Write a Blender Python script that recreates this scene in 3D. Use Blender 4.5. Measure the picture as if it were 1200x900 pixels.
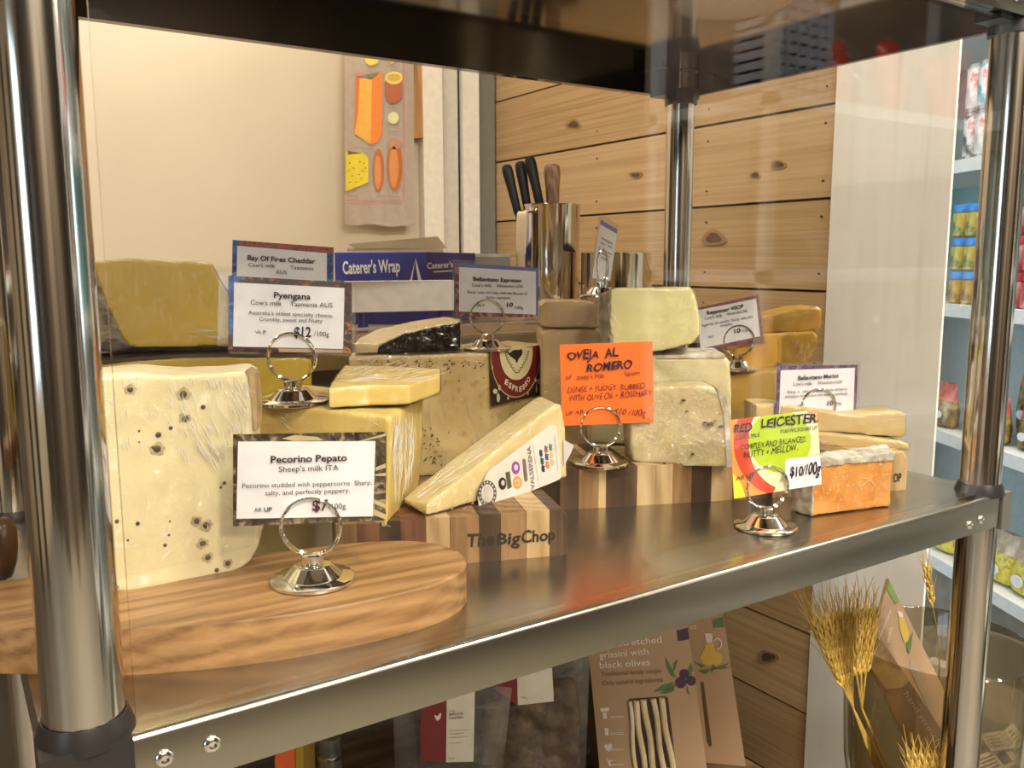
import bpy, bmesh, math, random
from mathutils import Vector, Matrix, noise
S = bpy.context.scene
for o in list(bpy.data.objects): bpy.data.objects.remove(o)
COL = S.collection
random.seed(7)
PI = math.pi
# ------------------------------------------------------------------ camera
FOC, CX, CY, CZ, YAW, PITCH, ROLL = 1024.19, -0.0472, -0.4678, 0.2371, -0.5821, -0.1407, -0.0029
_f = Vector((-math.sin(YAW)*math.cos(PITCH), math.cos(YAW)*math.cos(PITCH), math.sin(PITCH)))
_r0 = Vector((math.cos(YAW), math.sin(YAW), 0)); _u0 = _r0.cross(_f)
_r = math.cos(ROLL)*_r0 + math.sin(ROLL)*_u0; _u = -math.sin(ROLL)*_r0 + math.cos(ROLL)*_u0
CAMP = Vector((CX, CY, CZ))
cd = bpy.data.cameras.new('camera'); cam = bpy.data.objects.new('camera', cd); COL.objects.link(cam)
cd.sensor_width = 36; cd.lens = FOC/1200*36; cd.clip_start = .01
M = Matrix((_r, _u, -_f)).transposed().to_4x4(); M.translation = CAMP; cam.matrix_world = M
S.camera = cam
cd.dof.use_dof = True; cd.dof.focus_distance = .78; cd.dof.aperture_fstop = 26.0
# ------------------------------------------------------------------ world, exposure, lights
S.view_settings.view_transform = 'Standard'; S.view_settings.look = 'None'
S.view_settings.exposure = -0.17; S.view_settings.gamma = 1; S.view_settings.use_curve_mapping = False
W = bpy.data.worlds.new('world'); S.world = W; W.use_nodes = True
W.node_tree.nodes['Background'].inputs[0].default_value = (.62, .8, 1, 1)
W.node_tree.nodes['Background'].inputs[1].default_value = 5.0
def area(name, loc, rot, sx, sy, power, col):
    l = bpy.data.lights.new(name, 'AREA'); l.shape = 'RECTANGLE'; l.size = sx; l.size_y = sy
    l.energy = power; l.color = col
    o = bpy.data.objects.new(name, l); COL.objects.link(o); o.location = loc; o.rotation_euler = rot
    return o
WARM = (1, .90, .76); COOL = (1, .96, .90)
LAMPS = [(-.9, -.95, 1.35, .12, .55, 26), (.2, -1.05, 1.35, .12, .55, 34), (.98, -.85, 1.35, .12, .55, 38),
         (.3, 1.0, 1.35, 1.0, .16, 17), (1.9, .35, 1.35, .3, 1.1, 45), (-1.2, .5, 1.35, .3, .9, 8), (.2, -2.6, 1.35, 1.6, .14, 125), (2.3, -.35, 1.35, .12, .9, 40)]  # the last lamp is added to brighten the display rack and end board
for (x, y, z, sx, sy, pw) in LAMPS:
    area('ceiling_lamp_light', (x, y, z), (0, 0, 0), sx, sy, pw, COOL if x > .9 else WARM)

# ------------------------------------------------------------------ helpers
def ray(x, y): return _f + _r*((x-600)/FOC) - _u*((y-450)/FOC)
def PT(x, y, d): return CAMP + ray(x, y)*d
def PZ(x, y, z): d = ray(x, y); return CAMP + d*((z-CZ)/d.z)
def PX(x, y, v): d = ray(x, y); return CAMP + d*((v-CX)/d.x)
def PY(x, y, v): d = ray(x, y); return CAMP + d*((v-CY)/d.y)
class Plane:
    """vertical plane through two world points"""
    def __init__(s, A, B, C=None):
        s.A = Vector(A); B = Vector(B)
        if C is None: s.X = Vector((B.x-s.A.x, B.y-s.A.y, 0)).normalized(); s.n = s.X.cross(Vector((0, 0, 1))).normalized()
        else: s.X = (B-s.A).normalized(); s.n = s.X.cross(Vector(C)-s.A).normalized()
        if s.n.dot(CAMP-s.A) < 0: s.n = -s.n
    def at(s, x, y, off=0):
        d = ray(x, y); A = s.A+s.n*off
        return CAMP + d*(s.n.dot(A-CAMP)/s.n.dot(d))
    def atz(s, x, z):
        y = 450
        for _ in range(6):
            P = s.at(x, y); y += (P.z-z)*FOC/((P-CAMP).dot(_f))
        return s.at(x, y)
def plane_px(a, b): return Plane(PT(a[0], a[1], a[2]), PT(b[0], b[1], b[2]))

def setp(o, label=None, cat=None, group=None, kind=None):
    if label: o['label'] = label
    if cat: o['category'] = cat
    if group: o['group'] = group
    if kind: o['kind'] = kind
    return o
def thing(name, label, cat, loc=(0, 0, 0), group=None):
    o = bpy.data.objects.new(name, None); COL.objects.link(o); o.location = loc; o.empty_display_size = .02
    return setp(o, label, cat, group)
def wloc(o):
    v = Vector(o.location)
    while o.parent: o = o.parent; v = v + Vector(o.location)
    return v
def mk(name, bm, m, parent=None, smooth=False, bev=0, label=None, kind=None, seg=2, local=False):
    me = bpy.data.meshes.new(name)
    if bev:
        bmesh.ops.bevel(bm, geom=[e for e in bm.edges if len(e.link_faces) == 2 and e.calc_face_angle(0) > .5], offset=bev, segments=seg, affect='EDGES', profile=.5)
    bmesh.ops.recalc_face_normals(bm, faces=bm.faces)
    bm.to_mesh(me); bm.free()
    return mkme(name, me, m, parent, smooth, label, kind, local)
def mkme(name, me, m, parent=None, smooth=False, label=None, kind=None, local=False):
    if parent is not None and not local: me.transform(Matrix.Translation(-wloc(parent)))
    if not me.materials: me.materials.append(m)
    for p in me.polygons: p.use_smooth = smooth
    if smooth:
        try: me.set_sharp_from_angle(angle=math.radians(40))
        except Exception: pass
    o = bpy.data.objects.new(name, me); COL.objects.link(o)
    if parent is not None: o.parent = parent
    if label: o['label'] = label
    if kind: o['kind'] = kind
    return o
def bx(bm, a, b):
    vs = [bm.verts.new((x, y, z)) for z in (a[2], b[2]) for y in (a[1], b[1]) for x in (a[0], b[0])]
    for q in ((0, 2, 3, 1), (4, 5, 7, 6), (0, 1, 5, 4), (2, 6, 7, 3), (0, 4, 6, 2), (1, 3, 7, 5)): bm.faces.new([vs[i] for i in q])
    return bm
def box(a, b): return bx(bmesh.new(), a, b)
def loft(secs, bm=None, cap=True):
    bm = bm or bmesh.new()
    R = [[bm.verts.new(p) for p in s] for s in secs]; n = len(R[0])
    for a, b in zip(R, R[1:]):
        for i in range(n): bm.faces.new((a[i], a[(i+1) % n], b[(i+1) % n], b[i]))
    if cap: bm.faces.new(R[0]); bm.faces.new(R[-1])
    return bm
def prism(pts, vec, bm=None): return loft([pts, [Vector(p)+Vector(vec) for p in pts]], bm)
def lathe(prof, c=(0, 0, 0), n=48, bm=None, cap=True):
    secs = [[(c[0]+r*math.cos(2*PI*i/n), c[1]+r*math.sin(2*PI*i/n), c[2]+z) for i in range(n)] for r, z in prof]
    return loft(secs, bm, cap)
def tube(pts, r, n=8, bm=None, rs=None):
    pts = [Vector(p) for p in pts]; secs = []
    for i, p in enumerate(pts):
        t = (pts[min(i+1, len(pts)-1)]-pts[max(i-1, 0)]).normalized()
        a = t.cross(Vector((.13, .21, .97))); a = a.normalized() if a.length > 1e-4 else Vector((1, 0, 0)); b = t.cross(a)
        rr = rs[i] if rs else r
        secs.append([p+a*(rr*math.cos(2*PI*k/n))+b*(rr*math.sin(2*PI*k/n)) for k in range(n)])
    return loft(secs, bm)
def smooth_closed(pts, k=6):
    out = []; n = len(pts); pts = [Vector(p) for p in pts]
    for i in range(n):
        p0, p1, p2, p3 = pts[i-1], pts[i], pts[(i+1) % n], pts[(i+2) % n]
        for j in range(k):
            t = j/k
            out.append(.5*((2*p1)+(-p0+p2)*t+(2*p0-5*p1+4*p2-p3)*t*t+(-p0+3*p1-3*p2+p3)*t**3))
    return out
def smooth_open(pts, k=6):
    pts = [Vector(p) for p in pts]; out = []
    for i in range(len(pts)-1):
        p0, p1, p2, p3 = pts[max(i-1, 0)], pts[i], pts[i+1], pts[min(i+2, len(pts)-1)]
        for j in range(k):
            t = j/k; out.append(.5*((2*p1)+(-p0+p2)*t+(2*p0-5*p1+4*p2-p3)*t*t+(-p0+3*p1-3*p2+p3)*t**3))
    return out+[pts[-1]]
def clip(poly, quad):
    """Sutherland-Hodgman in pixel space"""
    area_ = sum(quad[i][0]*quad[(i+1) % 4][1]-quad[(i+1) % 4][0]*quad[i][1] for i in range(4)); sg = 1 if area_ > 0 else -1
    out = poly
    for i in range(4):
        a, b = quad[i], quad[(i+1) % 4]; inp = out; out = []
        side = lambda p: sg*((b[0]-a[0])*(p[1]-a[1])-(b[1]-a[1])*(p[0]-a[0]))
        for j in range(len(inp)):
            p, q = inp[j-1], inp[j]; sp, sq = side(p), side(q)
            if sp*sq < 0: t = sp/(sp-sq); out.append((p[0]+t*(q[0]-p[0]), p[1]+t*(q[1]-p[1])))
            if sq >= 0: out.append(q)
        if not out: return []
    return out
def circ(cx, cy, rx, ry=None, n=28, a0=0, a1=360):
    ry = ry or rx
    return [(cx+rx*math.cos(math.radians(a0+(a1-a0)*i/n)), cy+ry*math.sin(math.radians(a0+(a1-a0)*i/n))) for i in range(n)]
def flat(name, pl, px, off, m, parent, th=.0002, label=None, bm=None):
    """thin flat print: polygon on a plane"""
    pts = [pl.at(x, y, off) for x, y in px]
    b = prism(pts, -pl.n*th, bm)
    if bm is not None: return
    return mk(name, b, m, parent, label=label)

# ------------------------------------------------------------------ text as mesh
_tc = {}
def tmesh(s, bold=False):
    k = (s, bold)
    if k in _tc: return _tc[k]
    c = bpy.data.curves.new('t', 'FONT'); c.body = s; c.resolution_u = 3; c.size = 1
    if bold: c.offset = .022
    o = bpy.data.objects.new('t', c); COL.objects.link(o)
    bpy.context.view_layer.update()
    me = bpy.data.meshes.new_from_object(o.evaluated_get(bpy.context.evaluated_depsgraph_get()))
    vs = [v.co.copy() for v in me.vertices]; fs = [tuple(p.vertices) for p in me.polygons]
    x0 = min(v.x for v in vs); x1 = max(v.x for v in vs)
    vs = [((v.x-x0)/(x1-x0), v.y/.70) for v in vs]
    bpy.data.objects.remove(o); bpy.data.curves.remove(c); bpy.data.meshes.remove(me)
    _tc[k] = (vs, fs); return _tc[k]
def text(bm, s, pl, a, b, cap, off=.0009, bold=False, hand=0, depth_up=None):
    vs, fs = tmesh(s, bold)
    A = pl.at(a[0], a[1], off); B = pl.at(b[0], b[1], off)
    d = (A-CAMP).dot(_f); Xv = B-A; up = pl.n.cross(Xv).normalized()
    if up.dot(_u)*1.0 < 0 and depth_up is None: up = -up
    if depth_up is not None and up.dot(depth_up) < 0: up = -up
    h = cap*d/FOC; w = Xv.length; out = []
    sd = hash(len(s)*13+int(a[0])) % 100
    for (x, y) in vs:
        if hand:
            p = Vector((x*w/h*.9+sd, y*.9, sd*.37))
            x2 = x+(noise.noise(p)*.22*hand+y*.16*hand)*h/w; y2 = y*(1+.18*noise.noise(Vector((x*w/h*.7+sd, 3, 1)))*hand)+noise.noise(p+Vector((9, 4, 2)))*.22*hand
        else: x2, y2 = x, y
        out.append(bm.verts.new(A+Xv*x2+up*(h*y2)))
    for f in fs:
        try: bm.faces.new([out[i] for i in f])
        except ValueError: pass
def finish_text(name, bm, m, parent, label=None):
    me = bpy.data.meshes.new(name); bm.to_mesh(me); bm.free()
    return mkme(name, me, m, parent, label=label)

# ------------------------------------------------------------------ materials
MATS = {}
def nt(name):
    m = bpy.data.materials.new(name); m.use_nodes = True; t = m.node_tree
    return m, t, t.nodes['Principled BSDF'], t.links
def ramp(t, fac, stops):
    r = t.nodes.new('ShaderNodeValToRGB'); t.links.new(fac, r.inputs[0])
    e = r.color_ramp.elements
    while len(e) < len(stops): e.new(.5)
    for i, (p, c) in enumerate(stops): e[i].position = p; e[i].color = (*c, 1) if len(c) == 3 else c
    return r.outputs[0]
def coords(t, scale=(1, 1, 1), rot=(0, 0, 0)):
    c = t.nodes.new('ShaderNodeTexCoord'); m = t.nodes.new('ShaderNodeMapping'); m.inputs['Scale'].default_value = scale; m.inputs['Rotation'].default_value = rot
    t.links.new(c.outputs['Object'], m.inputs[0]); return m.outputs[0]
def nz(t, vec, scale, detail=3, rough=.55, dist=0):
    n = t.nodes.new('ShaderNodeTexNoise'); n.inputs['Scale'].default_value = scale; n.inputs['Detail'].default_value = detail
    n.inputs['Roughness'].default_value = rough; n.inputs['Distortion'].default_value = dist
    t.links.new(vec, n.inputs['Vector']); return n.outputs['Fac']
def bump(t, h, strength, dist, target, prev=None):
    b = t.nodes.new('ShaderNodeBump'); b.inputs['Strength'].default_value = strength; b.inputs['Distance'].default_value = dist
    t.links.new(h, b.inputs['Height'])
    if prev: t.links.new(prev, b.inputs['Normal'])
    if target: t.links.new(b.outputs[0], target)
    return b.outputs[0]
def plain(name, c, rough=.5, metal=0, spec=.5, coat=0, alpha=1, emit=0):
    if name in MATS: return MATS[name]
    m, t, p, L = nt(name)
    p.inputs['Base Color'].default_value = (*c, 1); p.inputs['Roughness'].default_value = rough; p.inputs['Metallic'].default_value = metal
    p.inputs['Specular IOR Level'].default_value = spec; p.inputs['Coat Weight'].default_value = coat
    n = nz(t, coords(t), 60, 2); r = ramp(t, n, [(.3, tuple(x*.93 for x in c)), (.7, tuple(min(1, x*1.05) for x in c))]); L.new(r, p.inputs['Base Color'])
    if emit: p.inputs['Emission Color'].default_value = (*c, 1); p.inputs['Emission Strength'].default_value = emit
    MATS[name] = m; return m
def mottle(name, stops, scale=20, rough=.5, stretch=(1, 1, 1), rot=(0, 0, 0), bmp=.2, bd=.001, coat=0, dist=0, detail=4, spec=.5):
    if name in MATS: return MATS[name]
    m, t, p, L = nt(name); v = coords(t, stretch, rot)
    n = nz(t, v, scale, detail, .6, dist); L.new(ramp(t, n, stops), p.inputs['Base Color'])
    p.inputs['Roughness'].default_value = rough; p.inputs['Coat Weight'].default_value = coat; p.inputs['Specular IOR Level'].default_value = spec
    if bmp: bump(t, nz(t, v, scale*3, 3), bmp, bd, p.inputs['Normal'])
    MATS[name] = m; return m
def cheese_mat(name, c1, c2, c3=None, scale=14, specks=None, rough=.42, sss=.12, bmp=.25, rindz=None):
    if name in MATS: return MATS[name]
    m, t, p, L = nt(name); v = coords(t)
    n = nz(t, v, scale, 5, .6, .4); col = ramp(t, n, [(.3, c1), (.5, tuple((a+b)/2 for a, b in zip(c1, c2))), (.72, c2)])
    if c3:
        n2 = nz(t, v, scale*7, 3, .5); mx = t.nodes.new('ShaderNodeMix'); mx.data_type = 'RGBA'
        f = ramp(t, n2, [(.58, (0, 0, 0)), (.75, (.6, .6, .6))]); L.new(f, mx.inputs[0]); L.new(col, mx.inputs[6]); mx.inputs[7].default_value = (*c3, 1); col = mx.outputs[2]
    if specks:
        sc, thr, sc_col = specks
        vo = t.nodes.new('ShaderNodeTexVoronoi'); vo.inputs['Scale'].default_value = sc; L.new(v, vo.inputs['Vector'])
        gate = nz(t, v, sc*.22, 2)
        ad = t.nodes.new('ShaderNodeMath'); ad.operation = 'SUBTRACT'; L.new(vo.outputs['Distance'], ad.inputs[0]); 
        g2 = t.nodes.new('ShaderNodeMath'); g2.operation = 'MULTIPLY'; L.new(gate, g2.inputs[0]); g2.inputs[1].default_value = .45; L.new(g2.outputs[0], ad.inputs[1])
        f = ramp(t, ad.outputs[0], [(thr, (1, 1, 1)), (thr+.05, (0, 0, 0))])
        mx = t.nodes.new('ShaderNodeMix'); mx.data_type = 'RGBA'; L.new(f, mx.inputs[0]); L.new(col, mx.inputs[6]); mx.inputs[7].default_value = (*sc_col, 1); col = mx.outputs[2]
    L.new(col, p.inputs['Base Color']); p.inputs['Roughness'].default_value = rough
    p.inputs['Subsurface Weight'].default_value = sss; p.inputs['Subsurface Radius'].default_value = (.01, .006, .003); p.inputs['Subsurface Scale'].default_value = .5
    bump(t, nz(t, v, scale*9, 3), bmp, .0008, p.inputs['Normal'])
    MATS[name] = m; return m
def wood(name, stops, scale=9, stretch=(1, 10, 10), rot=(0, 0, 0), rough=.5, rings=True, fine=1.0, coat=0, knots=False):
    if name in MATS: return MATS[name]
    m, t, p, L = nt(name); v = coords(t, stretch, rot)
    n = nz(t, v, scale, 6, .62, .9 if rings else .2)
    if rings:
        w = t.nodes.new('ShaderNodeTexWave'); w.wave_type = 'BANDS'; w.bands_direction = 'DIAGONAL'; w.inputs['Scale'].default_value = scale*.28; w.inputs['Distortion'].default_value = 7; w.inputs['Detail'].default_value = 3; w.inputs['Detail Scale'].default_value = .8
        L.new(v, w.inputs['Vector']); mx = t.nodes.new('ShaderNodeMix'); mx.inputs[0].default_value = .28; L.new(n, mx.inputs[2]); L.new(w.outputs['Fac'], mx.inputs[3]); n = mx.outputs[0]
    col = ramp(t, n, stops)
    if knots:
        vo = t.nodes.new('ShaderNodeTexVoronoi'); vo.inputs['Scale'].default_value = 2.6; L.new(coords(t, (1, 1, 2.2), rot), vo.inputs['Vector'])
        f = ramp(t, vo.outputs['Distance'], [(.035, (1, 1, 1)), (.10, (0, 0, 0))]); mx = t.nodes.new('ShaderNodeMix'); mx.data_type = 'RGBA'; L.new(f, mx.inputs[0]); L.new(col, mx.inputs[6]); mx.inputs[7].default_value = (.16, .085, .04, 1); col = mx.outputs[2]
    L.new(col, p.inputs['Base Color']); p.inputs['Roughness'].default_value = rough; p.inputs['Specular IOR Level'].default_value = .32; p.inputs['Coat Weight'].default_value = coat; p.inputs['Coat Roughness'].default_value = .25
    bump(t, nz(t, v, scale*4, 4), .25*fine, .0006, p.inputs['Normal'])
    MATS[name] = m; return m
def steel(name, c, rough, stretch=None, sscale=60, bs=.15, rr=0):
    m, t, p, L = nt(name); p.inputs['Base Color'].default_value = (*c, 1); p.inputs['Metallic'].default_value = 1; p.inputs['Roughness'].default_value = rough
    if stretch:
        v = coords(t, stretch); n = nz(t, v, sscale, 4, .6); bump(t, n, bs, .0003, p.inputs['Normal'])
        if rr:
            r = t.nodes.new('ShaderNodeMapRange'); L.new(n, r.inputs[0]); r.inputs[3].default_value = rough-rr; r.inputs[4].default_value = rough+rr; L.new(r.outputs[0], p.inputs['Roughness'])
    MATS[name] = m; return m
def film(name, tint=(1, 1, 1), base=.03, gain=1.0, rough=.07, bs=0, scale=60, stretch=(1, 1, 1), bd=.001, haze=0, rot=(0, 0, 0)):
    """clear plastic / thin glass: transparent body with a fresnel gloss"""
    m = bpy.data.materials.new(name); m.use_nodes = True; t = m.node_tree; t.nodes.clear(); L = t.links
    out = t.nodes.new('ShaderNodeOutputMaterial'); tr = t.nodes.new('ShaderNodeBsdfTransparent'); tr.inputs[0].default_value = (*tint, 1)
    gl = t.nodes.new('ShaderNodeBsdfGlossy'); gl.inputs['Roughness'].default_value = rough
    fr = t.nodes.new('ShaderNodeLayerWeight'); fr.inputs['Blend'].default_value = .5
    pw = t.nodes.new('ShaderNodeMath'); pw.operation = 'POWER'; pw.inputs[1].default_value = 5; L.new(fr.outputs['Facing'], pw.inputs[0])
    ma = t.nodes.new('ShaderNodeMath'); ma.operation = 'MULTIPLY_ADD'; ma.inputs[1].default_value = gain; ma.inputs[2].default_value = base; ma.use_clamp = True
    L.new(pw.outputs[0], ma.inputs[0])
    mx = t.nodes.new('ShaderNodeMixShader'); L.new(ma.outputs[0], mx.inputs[0])
    body = tr.outputs[0]
    if haze:
        di = t.nodes.new('ShaderNodeBsdfDiffuse'); di.inputs[0].default_value = (.9, .88, .84, 1); m2 = t.nodes.new('ShaderNodeMixShader'); m2.inputs[0].default_value = haze; L.new(body, m2.inputs[1]); L.new(di.outputs[0], m2.inputs[2]); body = m2.outputs[0]
    L.new(body, mx.inputs[1]); L.new(gl.outputs[0], mx.inputs[2]); L.new(mx.outputs[0], out.inputs[0])
    if bs:
        v = coords(t, stretch, rot); n = nz(t, v, scale, 4, .6, .6); b = bump(t, n, bs, bd, None); L.new(b, gl.inputs['Normal']); L.new(b, fr.inputs['Normal'])
    MATS[name] = m; return m

STEEL_POST = steel('polished_steel', (.60, .56, .50), .11, (6, 6, .25), 90, .05)
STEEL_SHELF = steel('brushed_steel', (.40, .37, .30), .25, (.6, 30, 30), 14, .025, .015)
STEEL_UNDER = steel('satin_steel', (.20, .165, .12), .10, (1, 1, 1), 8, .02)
CHROME = steel('chrome', (.82, .79, .74), .06)
JUGSTEEL = steel('jug_steel', (.74, .69, .60), .10, (10, 10, .4), 40, .06)
BLACKP = plain('black_plastic', (.018, .015, .014), .35)
BLACKM = plain('black_handle', (.008, .008, .009), .45, spec=.25)
PAPER = plain('white_card', (.74, .72, .74), .55)
INK = plain('black_ink', (.012, .010, .012), .6)
GREYINK = plain('grey_ink', (.18, .16, .15), .6)
PEN = plain('marker_pen', (.012, .006, .018), .5)
REDPEN = plain('maroon_marker', (.06, .005, .012), .5)
GLASS = film('pane_glass', (.995, .997, .99), .032, 1.0, .012)
WRAP = film('cling_film', (.985, .98, .96), .055, .2, .09, 1.0, 60, (1.2, 1.2, 4.0), .0013, .008, (.3, .6, .2))
WRAP2 = film('cling_film_tight', (.985, .98, .96), .05, .2, .09, 1.0, 70, (4.0, 4.0, 1), .0012, .0, (.2, -.5, .3))
SLEEVE = film('clear_sleeve', (.97, .97, .97), .03, 1.0, .06, .25, 30, (1, 1, 1), .001, .04)
BAGF = film('clear_bag', (.92, .90, .88), .05, .8, .12, .9, 25, (1, 1, 1), .002, .035)
OAK = wood('honey_wood', [(.2, (.13, .06, .018)), (.42, (.25, .125, .042)), (.6, (.33, .178, .068)), (.8, (.40, .225, .092))], 7, (1.6, 22, 22), (0, 0, .25), .36, coat=.15)
PINE = wood('pine_plank', [(.25, (.33, .205, .09)), (.5, (.45, .30, .145)), (.75, (.54, .375, .195))], 3.0, (9, .8, 60), (0, 0, 0), .55, rings=False)
PINE2 = wood('pale_pine_plank', [(.25, (.38, .24, .115)), (.5, (.50, .335, .17)), (.75, (.58, .41, .225))], 2.7, (9, .6, 42), (0, 0, 0), .55, rings=False)
PINE3 = wood('amber_pine_plank', [(.25, (.29, .17, .07)), (.5, (.42, .27, .125)), (.75, (.52, .35, .175))], 3.3, (9, .7, 50), (0, 0, 0), .55, rings=False)
WHITEWASH = wood('whitewashed_board', [(.22, (.60, .56, .49)), (.42, (.76, .73, .67)), (.75, (.82, .80, .74))], 4, (8, 8, .35), (0, 0, 0), .6, rings=False, fine=.6)

# ================================================================== SETTING
def struct(name, bm, m, parent=None, **k):
    o = mk(name, bm, m, parent, **k)
    if parent is None: o['kind'] = 'structure'
    return o
XW, YB = 1.15, 1.43          # timber wall plane, back wall plane
CREAM = mottle('cream_paint', [(.3, (.56, .47, .335)), (.7, (.62, .525, .385))], 1.2, .45, bmp=.03)
WARMWHITE = mottle('warm_white_paint', [(.3, (.66, .60, .50)), (.7, (.72, .66, .56))], 2, .5, bmp=.03)
CONCRETE2 = mottle('pale_concrete', [(.25, (.15, .135, .105)), (.5, (.22, .20, .16)), (.75, (.28, .255, .21))], 9, .5, detail=8)
CONCRETE = mottle('concrete', [(.25, (.13, .12, .085)), (.5, (.22, .20, .15)), (.75, (.32, .30, .23))], 9, .6, detail=8)
struct('floor', box((-3.2, -3.4, -.95), (5.2, 3.2, -.9)), CONCRETE2)
struct('ceiling', box((-3.2, -3.4, 1.45), (5.2, 3.2, 1.5)), mottle('ceiling_paint', [(.3, (.52, .44, .33)), (.7, (.60, .52, .40))], 2, .7))
struct('wall_back', box((-3.2, YB, -.9), (XW+.10, YB+.06, 1.45)), CREAM)
struct('wall_far', box((XW+.10, 3.14, -.9), (5.2, 3.2, 1.45)), WARMWHITE)
struct('wall_front', box((-3.2, -3.4, -.9), (5.2, -3.34, 1.45)), mottle('tan_paint', [(.3, (.10, .08, .055)), (.7, (.14, .11, .08))], 2, .5))
def window_wall(nm, x0, x1, y0, y1, wy0, wy1, wz0, wz1, m, idx):
    b = bmesh.new()
    bx(b, (x0, y0, -.9), (x1, wy0, 1.45)); bx(b, (x0, wy1, -.9), (x1, y1, 1.45)); bx(b, (x0, wy0, -.9), (x1, wy1, wz0)); bx(b, (x0, wy0, wz1), (x1, wy1, 1.45))
    struct(nm, b, m)
    b = bmesh.new(); t = .05; xa, xb = x0-.01, x1+.01; my = (wy0+wy1)/2
    for a, c in (((xa, wy0, wz0), (xb, wy0+t, wz1)), ((xa, wy1-t, wz0), (xb, wy1, wz1)), ((xa, wy0+t, wz0), (xb, wy1-t, wz0+t)), ((xa, wy0+t, wz1-t), (xb, wy1-t, wz1)), ((xa+.01, my-.02, wz0+t), (xb-.01, my+.02, wz1-t))): bx(b, a, c)
    w = struct('window_%d' % idx, b, plain('window_frame_paint', (.5, .48, .44), .4))
    mk('pane', box(((x0+x1)/2-.003, wy0+t, wz0+t), ((x0+x1)/2+.003, wy1-t, wz1-t)), GLASS, w)
window_wall('wall_left', -3.2, -3.14, -3.34, YB, -2.5, -1.3, -.3, 1.15, CREAM, 1)
window_wall('wall_right', 5.14, 5.2, -3.34, 3.14, -2.4, -1.1, -.3, 1.15, WARMWHITE, 2)
# vertical trims beside the timber wall (pilaster, dark gap, white board, grey board)
def vtrim(n, px0, px1, m, dy):
    x0 = PY(px0, 200, YB-dy).x; x1 = PY(px1, 200, YB-dy).x
    struct(n, box((x0, YB-dy, -.9), (x1, YB, 1.45)), m)
vtrim('trim_1', 497, 519.5, plain('trim_cream', (.74, .68, .56), .5), .030)
vtrim('trim_2', 519.5, 537, plain('trim_grey_cream', (.56, .51, .42), .5), .020)
vtrim('trim_3', 537, 543, plain('trim_black', (.03, .03, .032), .4), .010)
vtrim('trim_4', 543, 562, plain('trim_white', (.70, .66, .56), .5), .026)
vtrim('trim_5', 562, 580, plain('trim_slate', (.16, .155, .13), .5), .016)
# timber wall: planks, each a piece of its own
TOPZ = .98
wr = struct('wall_timber', box((XW+.02, .33, -.9), (XW+.026, YB, TOPZ-.004)), plain('stud_backing', (.10, .06, .03), .7))
pm = [PINE, PINE2, PINE3]; z = .478+.145; k = 0
zs = []
zz = TOPZ
for j in (.768, .623, .478, .333, .186, .041, -.104, -.249, -.394, -.539, -.684, -.829, -.9):
    zs.append((j, zz)); zz = j
for k, (z0, z1) in enumerate(zs):
    dz = [0, .001, -.001][k % 3]
    b = box((XW+dz, .432, z0+.0022), (XW+.02, YB, z1-.0022))
    me = mk('plank', b, pm[(k*2+1) % 3], wr, bev=.0018, seg=1)
b = bmesh.new()
for (z0, z1) in zs[:8]:
    for yy in (.455, .9, 1.35):
        for zz_ in (z0+.03, z1-.03): lathe([(.0016, 0), (.0016, .0003)], (0, 0, 0), 8, b)
        for v in b.verts[-32:]: pass
b.free()
KNOT = mottle('knot_wood', [(.3, (.06, .03, .014)), (.7, (.16, .085, .038))], 90, .6)
KNR = mottle('knot_halo', [(.3, (.25, .14, .055)), (.7, (.36, .22, .10))], 60, .6)
for (px, py, rx, ry) in ((836, 279, 9, 6), (791, 236, 7, 4), (912, 193, 6, 3.5), (885, 205, 4, 2.5), (672, 146, 6, 4), (745, 205, 5, 2.5), (900, 770, 8, 5)):
    for k, (sc, m_, o_) in enumerate(((1.55, KNR, .0005), (1.0, KNOT, .0009))):
        q = []
        for i in range(20):
            a = 2*PI*i/20; w_ = sc*(1+.12*math.sin(3*a+px)); q.append(PX(px+rx*w_*math.cos(a), py+ry*w_*math.sin(a), XW-.0012-o_))
        mk('knot', prism(q, (.0015, 0, 0)), m_, wr)
# nails: small dark heads on the plank ends
nm = plain('nail_head', (.05, .035, .02), .5, .5)
b = bmesh.new()
for (z0, z1) in zs[:8]:
    for yy in (.448, .70, 1.02):
        for zq in (z0+.028, z1-.028):
            ring = [(XW-.0016, yy+.0019*math.cos(a*PI/4), zq+.0019*math.sin(a*PI/4)) for a in range(8)]
            prism(ring, (.004, 0, 0), b)
o = mk('nail_heads', b, nm, wr, kind='stuff')
mk('end_board', box((XW-.002, .235, -.9), (XW+.003, .4305, TOPZ-.002)), WHITEWASH, wr, bev=.001, seg=1, label='white washed upright board')
mk('top_rail', box((XW-.012, .236, TOPZ-.002), (XW+.03, YB, TOPZ+.008)), plain('top_rail_dark', (.10, .065, .04), .5), wr)

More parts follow.
